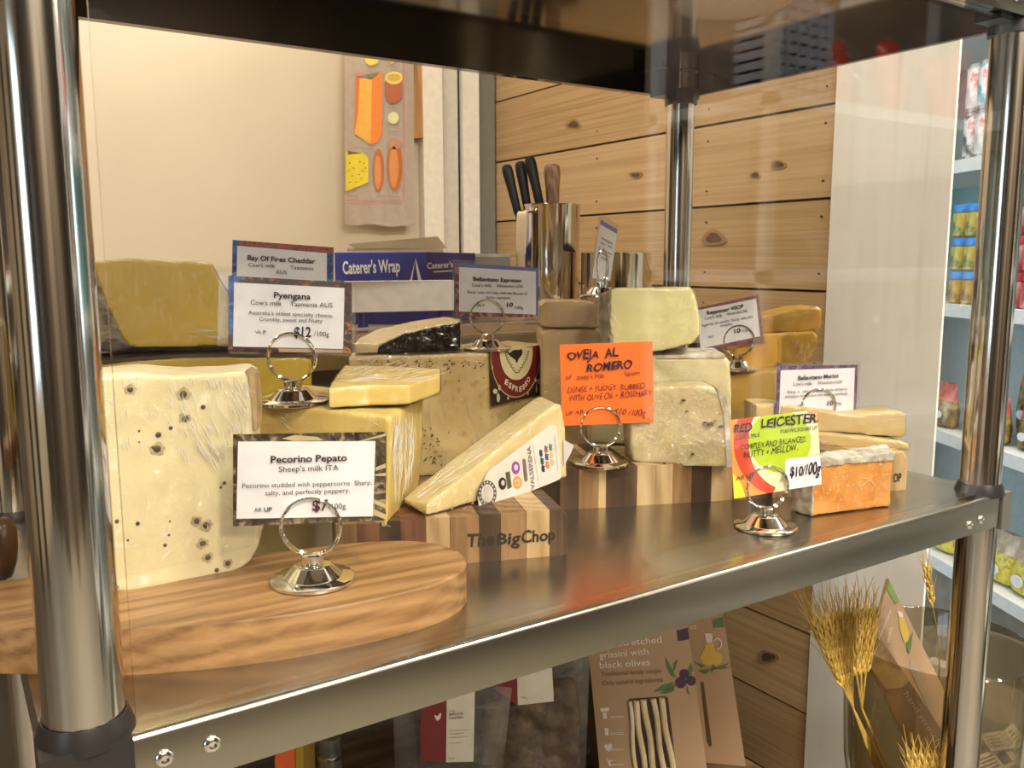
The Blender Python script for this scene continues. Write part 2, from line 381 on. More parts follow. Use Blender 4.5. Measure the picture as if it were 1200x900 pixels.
# ================================================================== DISPLAY TROLLEY
TW, TD, PR, HU = .8373, .4489, .0192, .4604
tr = thing('display_trolley', 'stainless steel display trolley with round polished posts, two shelves and glass panes', 'trolley', (TW/2, TD/2, -.9))
E1 = .0195
def shelf(name, z, lo, m, label=None):
    b = bmesh.new(); e = E1; x0, x1, y0, y1 = -e, TW+e, -e, TD+e
    t = .0016
    # folded sheet: top plate and four down-turned flanges with a return lip
    bx(b, (x0, y0+.010, z-t), (x1, y1, z))
    prof = [(y0+.010, z), (y0+.0032, z), (y0+.0018, z-.0004), (y0+.0006, z-.0014), (y0, z-.0032), (y0, z-lo), (y0+t, z-lo), (y0+t, z-.004), (y0+.004, z-t), (y0+.010, z-t)]
    loft([[(xx, yy, zz) for yy, zz in prof] for xx in (x0+.0385, x1-.014)], b)
    o = bmesh.new()
    prof = [(0, 0), (0, 0)]
    bx(b, (x0+.028, y1-t, z-lo), (x1-.028, y1, z-t))
    bx(b, (x0, y0+.03, z-lo), (x0+t, y1-.03, z-t)); bx(b, (x1-t, y0+.03, z-lo), (x1, y1-.03, z-t))
    bx(b, (x0+.028, y0+t, z-lo), (x1-.02, y0+.012, z-lo+t)); bx(b, (x0+.028, y1-.012, z-lo), (x1-.028, y1-t, z-lo+t))
    o.free()
    return mk(name, b, m, tr, smooth=True, label=label)
shelf('shelf', 0, .0334, STEEL_SHELF)
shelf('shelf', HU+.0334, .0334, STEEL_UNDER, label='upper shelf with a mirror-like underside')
shelf('shelf', -.52, .0334, STEEL_SHELF)
for i, (x, y) in enumerate(((0, 0), (TW, 0), (TW, TD), (0, TD))):
    p = mk('post', lathe([(PR, 0), (PR, 2.05)], (x, y, -.86), 64), STEEL_POST, tr, smooth=True)
    mk('castor', lathe([(.012, 0), (.024, .004), (.024, .034), (.010, .040)], (x, y, -.9), 24), BLACKP, tr, smooth=True)
    for z in (0, HU+.0334, -.52):
        mk('collar', lathe([(PR+.0003, .010), (PR+.0012, .0101), (PR+.0042, .001), (PR+.0042, -.002), (PR+.0003, -.002)], (x, y, z), 48, cap=False), BLACKP, tr, smooth=True)
        sx = -1 if x == 0 else 1; sy = -1 if y == 0 else 1
        xa, xb = sorted((x-sx*.0085, x+sx*(E1+.0035))); ya, yb = sorted((y-sy*.012, y+sy*(E1+.0022)))
        # the black corner block keeps clear of the post's front half
        xi = x+sx*.0165
        if sx < 0: xa, xb = x-(E1+.0035), x+.0185
        else: xa, xb = x+.0062, x+E1+.0035
        mk('corner_cap', box((xa, ya, z-.037), (xb, yb, z+.0012)), BLACKP if i != 1 or z != 0 else plain('grey_plastic', (.10, .092, .075), .4), tr, bev=.003, seg=3)
for (x, y) in ((0, 0), (TW, 0), (TW, TD), (0, TD)):
    sx = 1 if x == 0 else -1; sy = 1 if y == 0 else -1
    mk('collar', lathe([(PR+.0003, 0), (PR+.0030, .0005), (PR+.0036, .014), (PR+.0036, .020)], (x, y, HU-.012), 40, cap=False), BLACKP, tr, smooth=True)
    xa, xb = sorted((x+sx*.012, x+sx*.046)); ya, yb = sorted((y-sy*.012, y+sy*.012))
    mk('corner_cap', box((xa, ya, HU-.004), (xb, yb, HU+.031)), BLACKP, tr, bev=.003, seg=2)
for (x, z) in ((.033, -.016), (.057, -.016), (.787, -.0225), (.808, -.0205), (.030, HU+.014), (.8, HU+.014)):
    b = bmesh.new(); n = 20
    secs = [[(x+r*math.cos(2*PI*i/n), -E1-h, z+r*math.sin(2*PI*i/n)) for i in range(n)] for r, h in ((.0046, -.001), (.0046, .0012), (.0036, .0022), (.0022, .0024), (.0020, .0006))]
    loft(secs, b); mk('bolt', b, CHROME, tr, smooth=True)
for (y, z) in ((TD-.035, HU+.018), (TD-.055, HU+.018)):
    pass
mk('glass_pane', box((PR+.003, -.0115, .003), (TW-PR-.002, -.0075, HU-.002)), GLASS, tr, label='front glass pane')
mk('glass_pane', box((TW+.004, PR+.005, .003), (TW+.008, TD-PR-.003, HU-.002)), GLASS, tr, label='side glass pane')

# ------------------------------------------------------------------ counter behind
COUNT = wood('counter_wood', [(.3, (.20, .13, .07)), (.7, (.34, .23, .13))], 5, (1, 9, 9), rough=.4)
cn = thing('back_counter', 'brown timber counter behind the steel trolley, holding wrap boxes and steel jug', 'counter', (.2, 1, -.9))
mk('counter_top', box((-1.2, .56, .105), (1.135, YB-.035, .13)), COUNT, cn, bev=.002)
mk('counter_body', box((-1.15, .62, -.9), (1.10, YB-.04, .105)), plain('counter_body_dark', (.10, .075, .05), .5), cn)
mk('edge_strip', box((-1.2, .553, .103), (1.135, .56, .133)), STEEL_SHELF, cn)
# clear acrylic rail along the trolley back
ra = thing('acrylic_rail', 'clear acrylic rail standing along the counter edge behind the cheeses', 'rail', (.2, .60, .13))
mk('rail_panel', box((-.3, .600, .13), (.93, .606, .146)), film('acrylic', (.92, .90, .86), .05, 1.0, .05, haze=.06), ra)
mk('rail_top', box((-.3, .596, .146), (.93, .612, .149)), film('acrylic_edge', (.85, .84, .8), .15, 1.3, .1, haze=.35), ra)

# ================================================================== CHOPPING BOARDS
WS = {k: wood('strip_'+k, [(.25, a), (.5, b_), (.78, c)], 11, (10, 10, .9), rough=.5) for k, a, b_, c in (
    ('dark', (.030, .014, .006), (.062, .031, .014), (.11, .06, .03)), ('mid', (.13, .068, .024), (.22, .12, .048), (.30, .175, .08)),
    ('light', (.28, .175, .075), (.41, .275, .13), (.50, .36, .19)), ('red', (.075, .026, .012), (.13, .05, .024), (.19, .085, .04)))}
for k in WS: pass
def chop_board(label, A, B, pxs, kinds, depth, h, group=None):
    A = Vector((A.x, A.y, 0)); B = Vector((B.x, B.y, 0)); pl = Plane(A, B); X = pl.X; N = -pl.n; N.z = 0; N.normalize()
    root = thing('chopping_board', label, 'board', (A+B)/2+N*depth/2)
    ss = [(pl.atz(x, 0)-A).dot(X) for x in pxs]
    for i, kd in enumerate(kinds):
        a, c = A+X*(ss[i]+.00015), A+X*(ss[i+1]-.00015)
        last = i == len(kinds)-1; b = bmesh.new()
        if last:
            q = [a, c-X*.006, c-X*.0018+N*.0018, c+N*.006, c+N*(depth-.004), c-X*.004+N*depth, a+N*depth]
        else: q = [a, c, c+N*depth, a+N*depth]
        hh = h-.0004*(i % 2)
        if last:
            q2 = [p+Vector((0, 0, hh-.006)) for p in q]; cen = Vector((0, 0, hh))
            q3 = [p+cen for p in q]; q3 = [p-X*min(.005, max(0, (p-a).dot(X)-(c-a).dot(X)+.009)) for p in q3]
            loft([q, q2, q3], b)
        else: prism(q, (0, 0, hh), b)
        mk('wood_strip', b, WS[kd], root, bev=.0005, seg=1)
    return root, pl, ss
cb1, cp1, _ = chop_board('striped chopping board with burnt lettering, under the tilted vacuum packed wedge', Z1 if False else PZ(548, 660, 0), PZ(667, 650, 0),
    [395, 420, 446, 470, 500, 528, 562, 587, 617, 644, 667], ['mid', 'red', 'dark', 'red', 'light', 'mid', 'dark', 'mid', 'light', 'dark'], .105, .0385)
cb2, cp2, _ = chop_board('long striped chopping board under the rosemary cheese and the corner cheese stack', PZ(670, 597, 0), PZ(1063, 574, 0),
    [656, 678, 701, 710, 746, 768, 788, 810, 833, 858, 880, 905, 930, 955, 980, 1010, 1040, 1065], ['dark', 'mid', 'light', 'dark', 'light', 'light', 'mid', 'dark', 'light', 'mid', 'dark', 'light', 'mid', 'dark', 'mid', 'light', 'light'], .112, .0395)
BURN = plain('burnt_mark', (.012, .006, .004), .8)
b = bmesh.new()
text(b, 'The', cp1, (547, 640.5), (579, 638.5), 15, .0006, True, .5); text(b, 'Big', cp1, (583, 639), (609, 637), 15, .0006, True, .5); text(b, 'Chop', cp1, (611, 636), (650, 633), 14, .0006, True, .5)
o = finish_text('burnt_lettering', b, BURN, cb1, 'burnt lettering reading The Big Chop')
b = bmesh.new(); text(b, 'OP', cp2, (1047, 565), (1056.5, 564), 10, .0006, True)
finish_text('burnt_lettering', b, BURN, cb2)

# round-ended serving board
BT = .0275
rb = thing('serving_board', 'thick honey coloured round-ended wooden serving board at the front left', 'board', (.1, .09, 0))
out = smooth_closed([(x, y, 0) for x, y in ((-.13, .165), (-.03, .095), (.024, .056), (.085, .030), (.144, .0175), (.205, .0165), (.243, .034), (.258, .066), (.248, .098), (.222, .118), (.185, .130), (.10, .150), (-.03, .185), (-.12, .215), (-.145, .19))], 5)
b = loft([[p*1 for p in out], [p+Vector((0, 0, BT-.0015)) for p in out], [(p-Vector((.08, .1, 0)))*.988+Vector((.08, .1, BT)) for p in out]])
mk('board_body', b, OAK, rb, smooth=True)
mk('edge_bark', tube([(-.14, .16, .012), (-.15, .19, .012), (-.135, .21, .012)], .004), OAK, rb)

# ================================================================== CHEESES
def organic(bm, vox, it=3, fac=.5):
    me = bpy.data.meshes.new('tmp'); bmesh.ops.recalc_face_normals(bm, faces=bm.faces); bmesh.ops.triangulate(bm, faces=bm.faces); bm.to_mesh(me); bm.free()
    o = bpy.data.objects.new('tmp', me); COL.objects.link(o)
    r = o.modifiers.new('r', 'REMESH'); r.mode = 'VOXEL'; r.voxel_size = vox
    s = o.modifiers.new('s', 'SMOOTH'); s.iterations = it; s.factor = fac
    bpy.context.view_layer.update()
    m2 = bpy.data.meshes.new_from_object(o.evaluated_get(bpy.context.evaluated_depsgraph_get()))
    bpy.data.objects.remove(o); bpy.data.meshes.remove(me); return m2
def displace(me, amp, freq, seed=0, base=0, stretch=(1, 1, 1), ridge=False):
    off = Vector((seed*7.3, seed*3.1, seed*1.7)); n = [v.normal.copy() for v in me.vertices]
    for v, nn in zip(me.vertices, n):
        p = Vector((v.co.x*stretch[0], v.co.y*stretch[1], v.co.z*stretch[2]))*freq+off
        h = noise.noise(p)
        if ridge: h = max(0, 1-abs(h)*4.5)**2
        v.co += nn*(base+amp*h)
_seed = [0]
def body(bm, root, m, wrap=None, vox=.0020, amp=.0010, freq=60, name='cheese_body', it=2, stretch=(1, 1, 3), wamp=.0006, wbase=.0007):
    _seed[0] += 1; me = organic(bm, vox, it); displace(me, amp, freq, _seed[0])
    w = me.copy() if wrap else None
    o = mkme(name, me, m, root, True)
    if wrap:
        displace(w, wamp, 60, _seed[0]+40, wbase, stretch, True)
        w.materials.clear(); mkme('plastic_wrap', w, wrap, root, True)
    return o
def cheese(name, label, px, a, b_, back, m, wrap=WRAP, shrink=0, group=None, bm=None, **k):
    """front face given in px on the vertical plane a-b, extruded by a world vector"""
    pl = plane_px(a, b_); front = [pl.atz(q[1], q[2]) if q[0] == 'z' else pl.at(*q) for q in px]
    cen = sum(front, Vector())/len(front); back = Vector(back)
    bk = [cen+(p-cen)*(1-shrink)+back for p in front]
    zb = min(p.z for p in front); bk = [Vector((p.x, p.y, max(p.z, zb))) for p in bk]
    root = thing(name, label, 'cheese', (cen.x, cen.y, zb), group)
    o = body(loft([front, bk]), root, m, wrap, **k)
    return root, pl, front
C_PEP = cheese_mat('pepato_paste', (.58, .49, .27), (.72, .63, .40), (.84, .78, .60), 10, rough=.36)
C_PYE = cheese_mat('pyengana_paste', (.42, .27, .015), (.56, .385, .035), None, 9)
C_RIND = mottle('grey_rind', [(.3, (.13, .095, .06)), (.5, (.27, .22, .16)), (.7, (.42, .37, .29))], 40, .7, (1, 1, 3), bmp=.8)
C_DARK = mottle('dark_rind', [(.3, (.028, .016, .008)), (.6, (.07, .04, .02)), (.8, (.14, .09, .05))], 25, .5)
C_BLK = cheese_mat('yellow_block_paste', (.62, .43, .11), (.76, .59, .22), (.88, .76, .46), 8)
C_ESP = cheese_mat('espresso_paste', (.48, .33, .13), (.72, .55, .27), (.28, .15, .06), 13)
C_PARM = cheese_mat('grana_paste', (.60, .46, .20), (.72, .60, .32), (.86, .80, .60), 22, bmp=.6)
C_ROM = cheese_mat('rosemary_paste', (.44, .34, .16), (.62, .52, .29), (.80, .74, .54), 34, bmp=.6)
C_ROM2 = cheese_mat('pale_green_paste', (.54, .50, .22), (.67, .62, .32), None, 9)
C_IVORY = cheese_mat('ivory_paste', (.50, .42, .22), (.66, .58, .34), None, 9)
C_GOUDA = cheese_mat('amber_paste', (.52, .26, .025), (.70, .40, .06), (.76, .50, .14), 10)
C_GOUDA2 = cheese_mat('ochre_paste', (.44, .26, .05), (.60, .38, .09), None, 10)
C_MERL = cheese_mat('straw_paste', (.48, .33, .12), (.64, .49, .23), None, 12)
C_RED = cheese_mat('orange_paste', (.52, .17, .02), (.74, .37, .10), (.84, .56, .26), 24)
C_BRN = cheese_mat('tan_paste', (.46, .31, .14), (.68, .50, .27), (.76, .62, .40), 9)
C_MOLD = mottle('floury_rind', [(.25, (.17, .13, .085)), (.5, (.42, .37, .28)), (.72, (.66, .62, .52))], 60, .7, bmp=.9)

# 1 pepper-studded block
pep, pp, fr = cheese('cheese_block', 'tall ivory cheese block dotted with peppercorns standing on the round-ended board', 
    [(92, 440), (140, 436), (200, 439), (255, 438), (286, 434), (295, 440), (299, 470), (299, 520), (301, 575), (304, 615), (303, 640), (291, 661), (268, 673), (238, 681), (200, 689), (165, 694), (131, 697), (112, 699)],
    (131, 697, .556), (293, 560, .598), (.018, .045, 0), C_PEP, None, vox=.0022, amp=.0007)
C_PEPRIND = mottle('brown_rind', [(.3, (.22, .12, .05)), (.7, (.45, .31, .15))], 50, .6)
q = [pp.at(x, y, .0012) for x, y in ((288, 434), (297, 439), (301, 470), (301, 504), (297, 504), (295, 470), (291, 441))]
mk('rind_edge', prism(q, (.01, .02, 0)), C_PEPRIND, pep, bev=.0006)
# cling film over the upper right corner of the block
def sheet(px, pl, off, nx, ny, amp, freq, seed, stretch=(1, 1, 1)):
    bm = bmesh.new(); (a, b_, c, d) = px; g = []
    for j in range(ny+1):
        row = []
        for i in range(nx+1):
            s, t = i/nx, j/ny
            x = (a[0]*(1-s)+b_[0]*s)*(1-t)+(d[0]*(1-s)+c[0]*s)*t; y = (a[1]*(1-s)+b_[1]*s)*(1-t)+(d[1]*(1-s)+c[1]*s)*t
            n = noise.noise(Vector((s*freq*stretch[0]+t*freq*.8, t*freq*stretch[1]-s*freq*.4, seed)))
            row.append(bm.verts.new(pl.at(x, y, off+amp*max(0, 1-abs(n)*3.5))))
        g.append(row)
    for j in range(ny):
        for i in range(nx): bm.faces.new((g[j][i], g[j][i+1], g[j+1][i+1], g[j+1][i]))
    return bm
mk('plastic_wrap', sheet([(117, 440), (293, 437), (299, 640), (134, 680)], pp, .0011, 90, 90, .0013, 5, 3, (2.6, .9)), WRAP, pep, smooth=True)
random.seed(5)
for (x, y, r) in ((152.5, 456.5, 3.3), (215, 462, 4.2), (238, 477, 2.8), (217, 491, 4), (185.5, 509.5, 3.2), (200, 501.5, 2.2), (184, 526, 4.3), (179, 524.5, 2), (161.5, 613.5, 2.4), (137, 611, 2.4), (230.5, 610.5, 3.5), (241.5, 615.5, 4), (237.5, 637, 3.6), (243.5, 653, 3.4), (267, 660, 3.3), (254, 668, 2.6), (262.5, 679, 2.4), (136, 688, 3), (135, 693, 2.4), (193.5, 639, 2.2), (198, 627, 1.6), (263, 566, 2.2), (259, 571, 1.6), (163, 505, 1.4), (163, 518, 1.3), (199, 611, 1.3), (150, 633, 1.4)):
    p = pp.at(x, y, .0002); rr = r*.58/FOC
    b = bmesh.new(); bmesh.ops.create_icosphere(b, subdivisions=2, radius=rr)
    for v in b.verts: v.co = v.co*(1+.15*noise.noise(v.co*900+Vector((x, y, 0)))); v.co.y *= .6
    bmesh.ops.translate(b, verts=b.verts, vec=p)
    if r > 3.2:
        m_ = bmesh.new(); ring = [p+pp.X*(rr*1.9*math.cos(2*PI*k/14))*(1+.2*math.sin(k*2.1+x))+Vector((0, 0, 1))*(rr*1.7*math.sin(2*PI*k/14)*(1+.25*math.sin(k*1.3+y))) for k in range(14)]
        prism([q_+pp.n*.0002 for q_ in ring], -pp.n*.0004, m_); mk('pepper_stain', m_, mottle('pepper_stain_m', [(.3, (.30, .22, .11)), (.7, (.48, .39, .22))], 200, .6), pep)
    mk('peppercorn', b, mottle('peppercorn_skin', [(.3, (.02, .012, .008)), (.7, (.10, .06, .035))], 700, .6), pep, smooth=True)

# 2 lower and upper yellow cheese with grey rind
pyl, pl2, _ = cheese('cheese_block', 'low mustard yellow cheese block with dark top rind beneath the rinded wedge',
    [(88, 428), (150, 421), (210, 417), (268, 416), (320, 418), (366, 418), ('z', 368, .002), ('z', 88, .002)], (120, 425, .80), (366, 418, .83), (.02, .085, 0), C_PYE, WRAP2, vox=.003)
q = [pl2.at(x, y, .001) for x, y in ((88, 426), (150, 419.5), (210, 415.5), (268, 414.5), (366, 416), (366, 418.5), (268, 417.5), (210, 419), (150, 423.5), (88, 431))]
mk('rind_band', prism(q, (.02, .08, 0)), C_DARK, pyl, bev=.0005)
pl = plane_px((108, 310, .80), (268, 405, .82))
root = thing('cheese_wedge', 'big mustard yellow cheese wedge with scratched grey rind on its left side', 'cheese', PT(190, 418, .83))
Fy = [(107, 307), (150, 303), (248, 308), (257, 325), (268, 345), (268, 375), (268, 404), (210, 406), (152, 406), (141, 392), (120, 345)]
Mo = [(98, 312), (150, 305), (248, 309), (258, 326), (269, 345), (269, 378), (269, 419), (210, 418), (130, 419), (98, 421), (96, 360)]
pb = plane_px((108, 310, .822), (268, 405, .842)); pk = plane_px((108, 310, .89), (268, 405, .91))
s0 = [pl.at(*p) for p in Fy]; s1 = [pb.at(*p) for p in Mo]; s2 = [pk.at(x*.96+8, y) for x, y in Mo]
zz = PT(190, 419, .80).z
for s in (s1, s2):
    for p in s: p.z = max(p.z, .1515)
root_py, pl_py = root, pl
body(loft([s0, s1, s2]), root, C_RIND, None, .0026, .0010, name='rind', it=2)
body(prism([pl.at(x+(1 if x < 200 else -.5), y+.5, .0016) for x, y in Fy], (.002, .006, 0)), root, C_PYE, WRAP2, .0018, .0004, name='cut_face', it=1)

# 3 yellow block behind the front card, and the slab on it
blk, pl3, _ = cheese('cheese_block', 'pale yellow rectangular cheese block wrapped in film with a thin slab on top',
    [(283, 473), (297, 472), (380, 480), (455, 488), (458, 492), (457, 560), (452, 618), (438, 627), ('z', 395, .040), ('z', 290, .040)], (297, 475, .70), (457, 487, .655), (.070, .082, 0), C_BLK, WRAP2, vox=.0024, amp=.0006, stretch=(3.5, 3.5, .7), wamp=.0008)
zt = .1245
def plan_px(px, z): return [PZ(x, y, z) for x, y in px]
sl = plan_px([(385, 455), (394, 441), (404, 428), (450, 429), (515, 432), (515, 440), (480, 451), (430, 452)], zt+.016)
sl = [p+Vector((0, 0, 0)) for p in sl]; lo = [Vector((p.x, p.y, zt)) for p in sl]
root = thing('cheese_slab', 'thin film-wrapped butter yellow slab lying flat on the pale yellow block', 'cheese', (sl[0].x, sl[0].y, zt))
sl_root = root
body(loft([lo, sl]), root, C_BLK, WRAP, .0018, .0006, it=2, wamp=.0008)

# 5 espresso-rubbed block
A, B, Cc = PT(408, 419, .93), PT(573, 413, .97), PT(645, 404, 1.07)
es = thing('cheese_block', 'large coffee-rubbed cheese block with a dark red shield label', 'cheese', (.46, .41, 0))
bot = [A, B, Cc, Vector((.56, .462, 0)), Vector((.35, .462, 0))]
bot = [Vector((p.x, p.y, 0)) for p in bot]; top = [p+Vector((0, 0, .1355)) for p in bot]
body(loft([bot, top]), es, C_ESP, WRAP2, .0026, .001, it=3, wamp=.001)
random.seed(11)
espl = Plane(A, B)
b = bmesh.new()
for i in range(170):
    if random.random() < .6: x = random.uniform(420, 572); y = 416+abs(random.gauss(0, 7))+6
    else: x = random.gauss(506, 9); y = random.uniform(500, 545)
    if x > 570: continue
    p = espl.at(x, y, .0012+.0003); r = random.uniform(.0003, .0011)
    g = bmesh.ops.create_icosphere(b, subdivisions=1, radius=r)
    for v in g['verts']: v.co.y *= .5; v.co += p
mk('coffee_grounds', b, C_DARK, es, kind='stuff')
lp = Plane(B, Cc)
LQ = [(575, 412), (632, 404.5), (633, 462), (576, 476.5)]
lab = flat('label', lp, LQ, .0042, plain('label_brown', (.035, .014, .012), .35), es, label='dark label with a red shield and the word ESPRESSO')
LO = lambda x, y: (560+x/11.244, 400+y/11.25)
def shield(hw_top, hw, ytop, ybot, cx=508, n=22):
    P = []
    for i in range(n+1):
        a = PI*i/n; P.append((cx-hw*math.cos(a)*(1 if abs(math.cos(a)) < .999 else 1), ytop+(ybot-ytop)*math.sin(a)**.8))
    return P
cr = plain('label_cream', (.66, .58, .32), .4); rd = plain('label_red', (.16, .015, .012), .35)
flat('shield', lp, clip([LO(x, y) for x, y in shield(0, 330, 70, 742, 495)], LQ), .0048, cr, es)
flat('shield', lp, clip([LO(x, y) for x, y in shield(0, 322, 70, 730, 495)], LQ), .0051, rd, es)
flat('shield', lp, clip([LO(x, y) for x, y in shield(0, 218, 80, 510, 505)], LQ), .0055, cr, es)
b = bmesh.new()
ol = plain('label_olive', (.16, .12, .03), .5)
for sgn in (-1, 1):
    for k in range(9):
        t = k/8; cx = 515+sgn*(150-130*t**1.6); cy = 150+270*t
        for dd in (-1, 1):
            a = math.radians(90+sgn*(25+dd*45)); L_ = 36
            P = [(cx, cy), (cx+L_*.5*math.cos(a)+8*math.sin(a), cy-L_*.5*math.sin(a)+8*math.cos(a)), (cx+L_*math.cos(a), cy-L_*math.sin(a)), (cx+L_*.5*math.cos(a)-8*math.sin(a), cy-L_*.5*math.sin(a)-8*math.cos(a))]
            flat('', lp, [LO(*p) for p in P], .0058, ol, None, bm=b)
mk('laurel_print', b, ol, es)
b = bmesh.new(); flat('', lp, [LO(x, y) for x, y in ((380, 140), (430, 150), (460, 120), (500, 110), (540, 115), (570, 100), (590, 130), (580, 180), (540, 230), (515, 290), (490, 240), (430, 200))], .0058, BURN, None, bm=b)
mk('bird_emblem', b, BURN, es)
b = bmesh.new()
for ch, x, y, dx, dy in (('E', 352, 560, 42, 44), ('S', 402, 612, 34, 22), ('P', 447, 640, 38, 12), ('R', 494, 660, 36, -2), ('E', 545, 664, 36, -14), ('S', 588, 640, 34, -24), ('S', 622, 598, 32, -34), ('O', 652, 548, 36, -42)):
    text(b, ch, lp, LO(x, y), LO(x+dx, y+dy*.5), 6.2, .0062, True)
finish_text('label_word', b, plain('label_letters', (.78, .70, .50), .5), es)
b = bmesh.new()
for x, y, rx, ry in ((230, 660, 28, 34), (270, 745, 22, 60), (285, 610, 16, 40), (400, 750, 12, 22), (662, 690, 10, 22), (775, 620, 10, 60), (800, 530, 22, 34), (760, 510, 14, 30), (190, 345, 10, 30)):
    flat('bean_print', lp, [LO(*p) for p in circ(x, y, rx, ry, 12)], .0056, plain('label_bean', (.50, .44, .26), .5), es)
b.free()

# 6 black-rind wedge on the espresso block
pa, pb_ = plane_px((415, 415, .945), (540, 412, .965)), plane_px((415, 415, .985), (540, 412, 1.03))
fw_ = [(415, 402), (442, 404), (474, 390), (510, 382), (539, 377), (539, 411), (500, 413), (443, 416), (415, 417)]
bw_ = [(420, 396), (443, 385), (480, 377), (520, 371), (541, 374), (541, 400), (500, 402), (443, 404), (420, 405)]
pa_bk = pa
bk_root = thing('cheese_wedge', 'cream topped cheese wedge with shiny black rind on the coffee-rubbed block', 'cheese', pa.at(480, 414))
s0 = [pa.at(*p) for p in fw_]; s1 = [pb_.at(*p) for p in bw_]
for s in (s0, s1):
    for p in s: p.z = max(p.z, .1375)
body(loft([s0, s1]), bk_root, cheese_mat('cream_top_paste', (.62, .45, .24), (.76, .62, .38), None, 12), WRAP, .0018, .0005, it=2)
q = [pa.at(x, y, .0015) for x, y in ((443, 406), (474, 391), (510, 383), (540, 378), (540, 411), (500, 413), (443, 416))]
o = body(prism(q, (.001, .003, 0)), bk_root, plain('black_wax', (.014, .010, .008), .12), None, .0013, .0011, 160, 'black_rind', 1)

# 8 vacuum-packed long wedge leaning on the first board
pf = plane_px((499, 600, .678), (662, 520, .792)); pbk = plane_px((472, 590, .712), (640, 500, .842))
F8 = [(499, 612), (500, 592), (560, 545), (620, 497), (650, 474), (657, 474), (662, 500), (664, 560), (650, 572), (636, 577), (565, 597)]
B8 = [(474, 603), (471, 584), (531, 537), (593, 491), (627, 466), (634, 464), (640, 480), (645, 535), (630, 550), (615, 556), (540, 580)]
pw = thing('cheese_wedge', 'long vacuum packed hard cheese wedge tilted across the striped board, labelled on its side', 'cheese', pf.at(565, 597))
s0 = [pf.at(*p) for p in F8]; s1 = [pbk.at(*p) for p in B8]
for s in (s0, s1):
    for p in s: p.z = max(p.z, .0405)
body(loft([s0, s1]), pw, C_PARM, film('vacuum_film', (.98, .97, .95), .05, .2, .10, .9, 60, (1, 1, 2), .0012, .02), .002, .0006, it=2, wamp=.0012, wbase=.0006, stretch=(1.4, 1.4, 1))
PO = lambda x, y: (560+x/6.925, 480+y/6.925)
LP8 = [PO(x, y) for x, y in ((75, 520), (110, 480), (590, 125), (615, 118), (640, 140), (650, 200), (680, 530), (665, 565), (610, 590), (300, 715), (60, 795), (10, 790), (0, 720), (30, 620))]
o8 = .0040
flat('label', pf, LP8, o8, plain('pack_label', (.62, .57, .50), .35), pw, th=.0004, label='pale label printed with seals and small cows')
def pdisc(nm, x, y, rx, ry, m, off): return flat(nm, pf, [PO(*p) for p in circ(x, y, rx, ry, 26)], o8+off, m, pw)
pdisc('seal', 78, 680, 74, 106, plain('seal_grey', (.085, .07, .06), .5), .0003); pdisc('seal', 78, 680, 50, 74, plain('seal_light', (.55, .50, .44), .5), .0006)
b = bmesh.new(); flat('', pf, [PO(x, y) for x, y in ((55, 625), (95, 605), (105, 650), (80, 690), (100, 730), (70, 755), (50, 700))], o8+.0009, BURN, None, bm=b)
for k in range(16):
    a = 2*PI*k/16; flat('', pf, [PO(*p) for p in circ(78+62*math.cos(a), 680+90*math.sin(a), 7, 9, 6)], o8+.0006, BURN, None, bm=b)
mk('seal_print', b, plain('seal_light2', (.5, .46, .4), .5), pw)
pdisc('seal', 200, 600, 32, 50, plain('seal_black', (.03, .02, .015), .5), .0003); pdisc('seal', 205, 595, 14, 22, plain('seal_light', (.5, .45, .4)), .0006)
flat('seal', pf, [PO(*p) for p in ((225, 512), (258, 500), (276, 628), (243, 648))], o8+.0003, plain('seal_green', (.07, .08, .04)), pw)
pdisc('seal', 308, 472, 33, 52, plain('seal_purple', (.30, .05, .22)), .0003); pdisc('seal', 310, 470, 17, 26, plain('seal_pale_blue', (.45, .5, .7)), .0006)
pdisc('seal', 322, 592, 36, 52, plain('seal_orange', (.75, .26, .07)), .0003); pdisc('seal', 322, 592, 20, 30, plain('seal_peach', (.8, .5, .3)), .0006); pdisc('seal', 322, 592, 11, 16, plain('seal_orange', (.75, .26, .07)), .0009)
flat('badge', pf, [PO(*p) for p in ((362, 405), (375, 398), (388, 405), (405, 570), (395, 585), (378, 580))], o8+.0003, plain('badge_brown', (.20, .13, .09)), pw)
b = bmesh.new()
text(b, 'VALSERENA', pf, PO(462, 640), PO(428, 290), 6.2, o8+.0004, True, depth_up=-_r)
text(b, '1879', pf, PO(402, 555), PO(384, 435), 3.2, o8+.0007, True, depth_up=-_r)
text(b, 'RAZZA BRUNA', pf, PO(495, 610), PO(450, 275), 1.2, o8+.0004, depth_up=-_r); text(b, 'PRODOTTO DI MONTAGNA', pf, PO(655, 485), PO(625, 210), 1.8, o8+.0004, depth_up=-_r)
finish_text('printed_text', b, GREYINK, pw)
for (x, y, c) in ((515, 350, (.02, .05, .07)), (525, 415, (.03, .09, .05)), (533, 475, (.03, .03, .05)), (556, 318, (.25, .10, .08)), (562, 380, (.05, .06, .22)), (568, 445, (.75, .16, .05)), (593, 303, (.05, .22, .13)), (600, 365, (.7, .42, .15)), (608, 425, (.45, .40, .25))):
    cow = [(-13, -24), (-6, -28), (0, -18), (12, -20), (12, -12), (6, -8), (8, 6), (12, 8), (12, 16), (4, 16), (6, 22), (12, 24), (12, 30), (-8, 30), (-14, 10)]
    flat('cow_print', pf, [PO(x+p*1.1, y+q_) for p, q_ in cow], o8+.0004, plain('cow_%d' % x, c), pw)
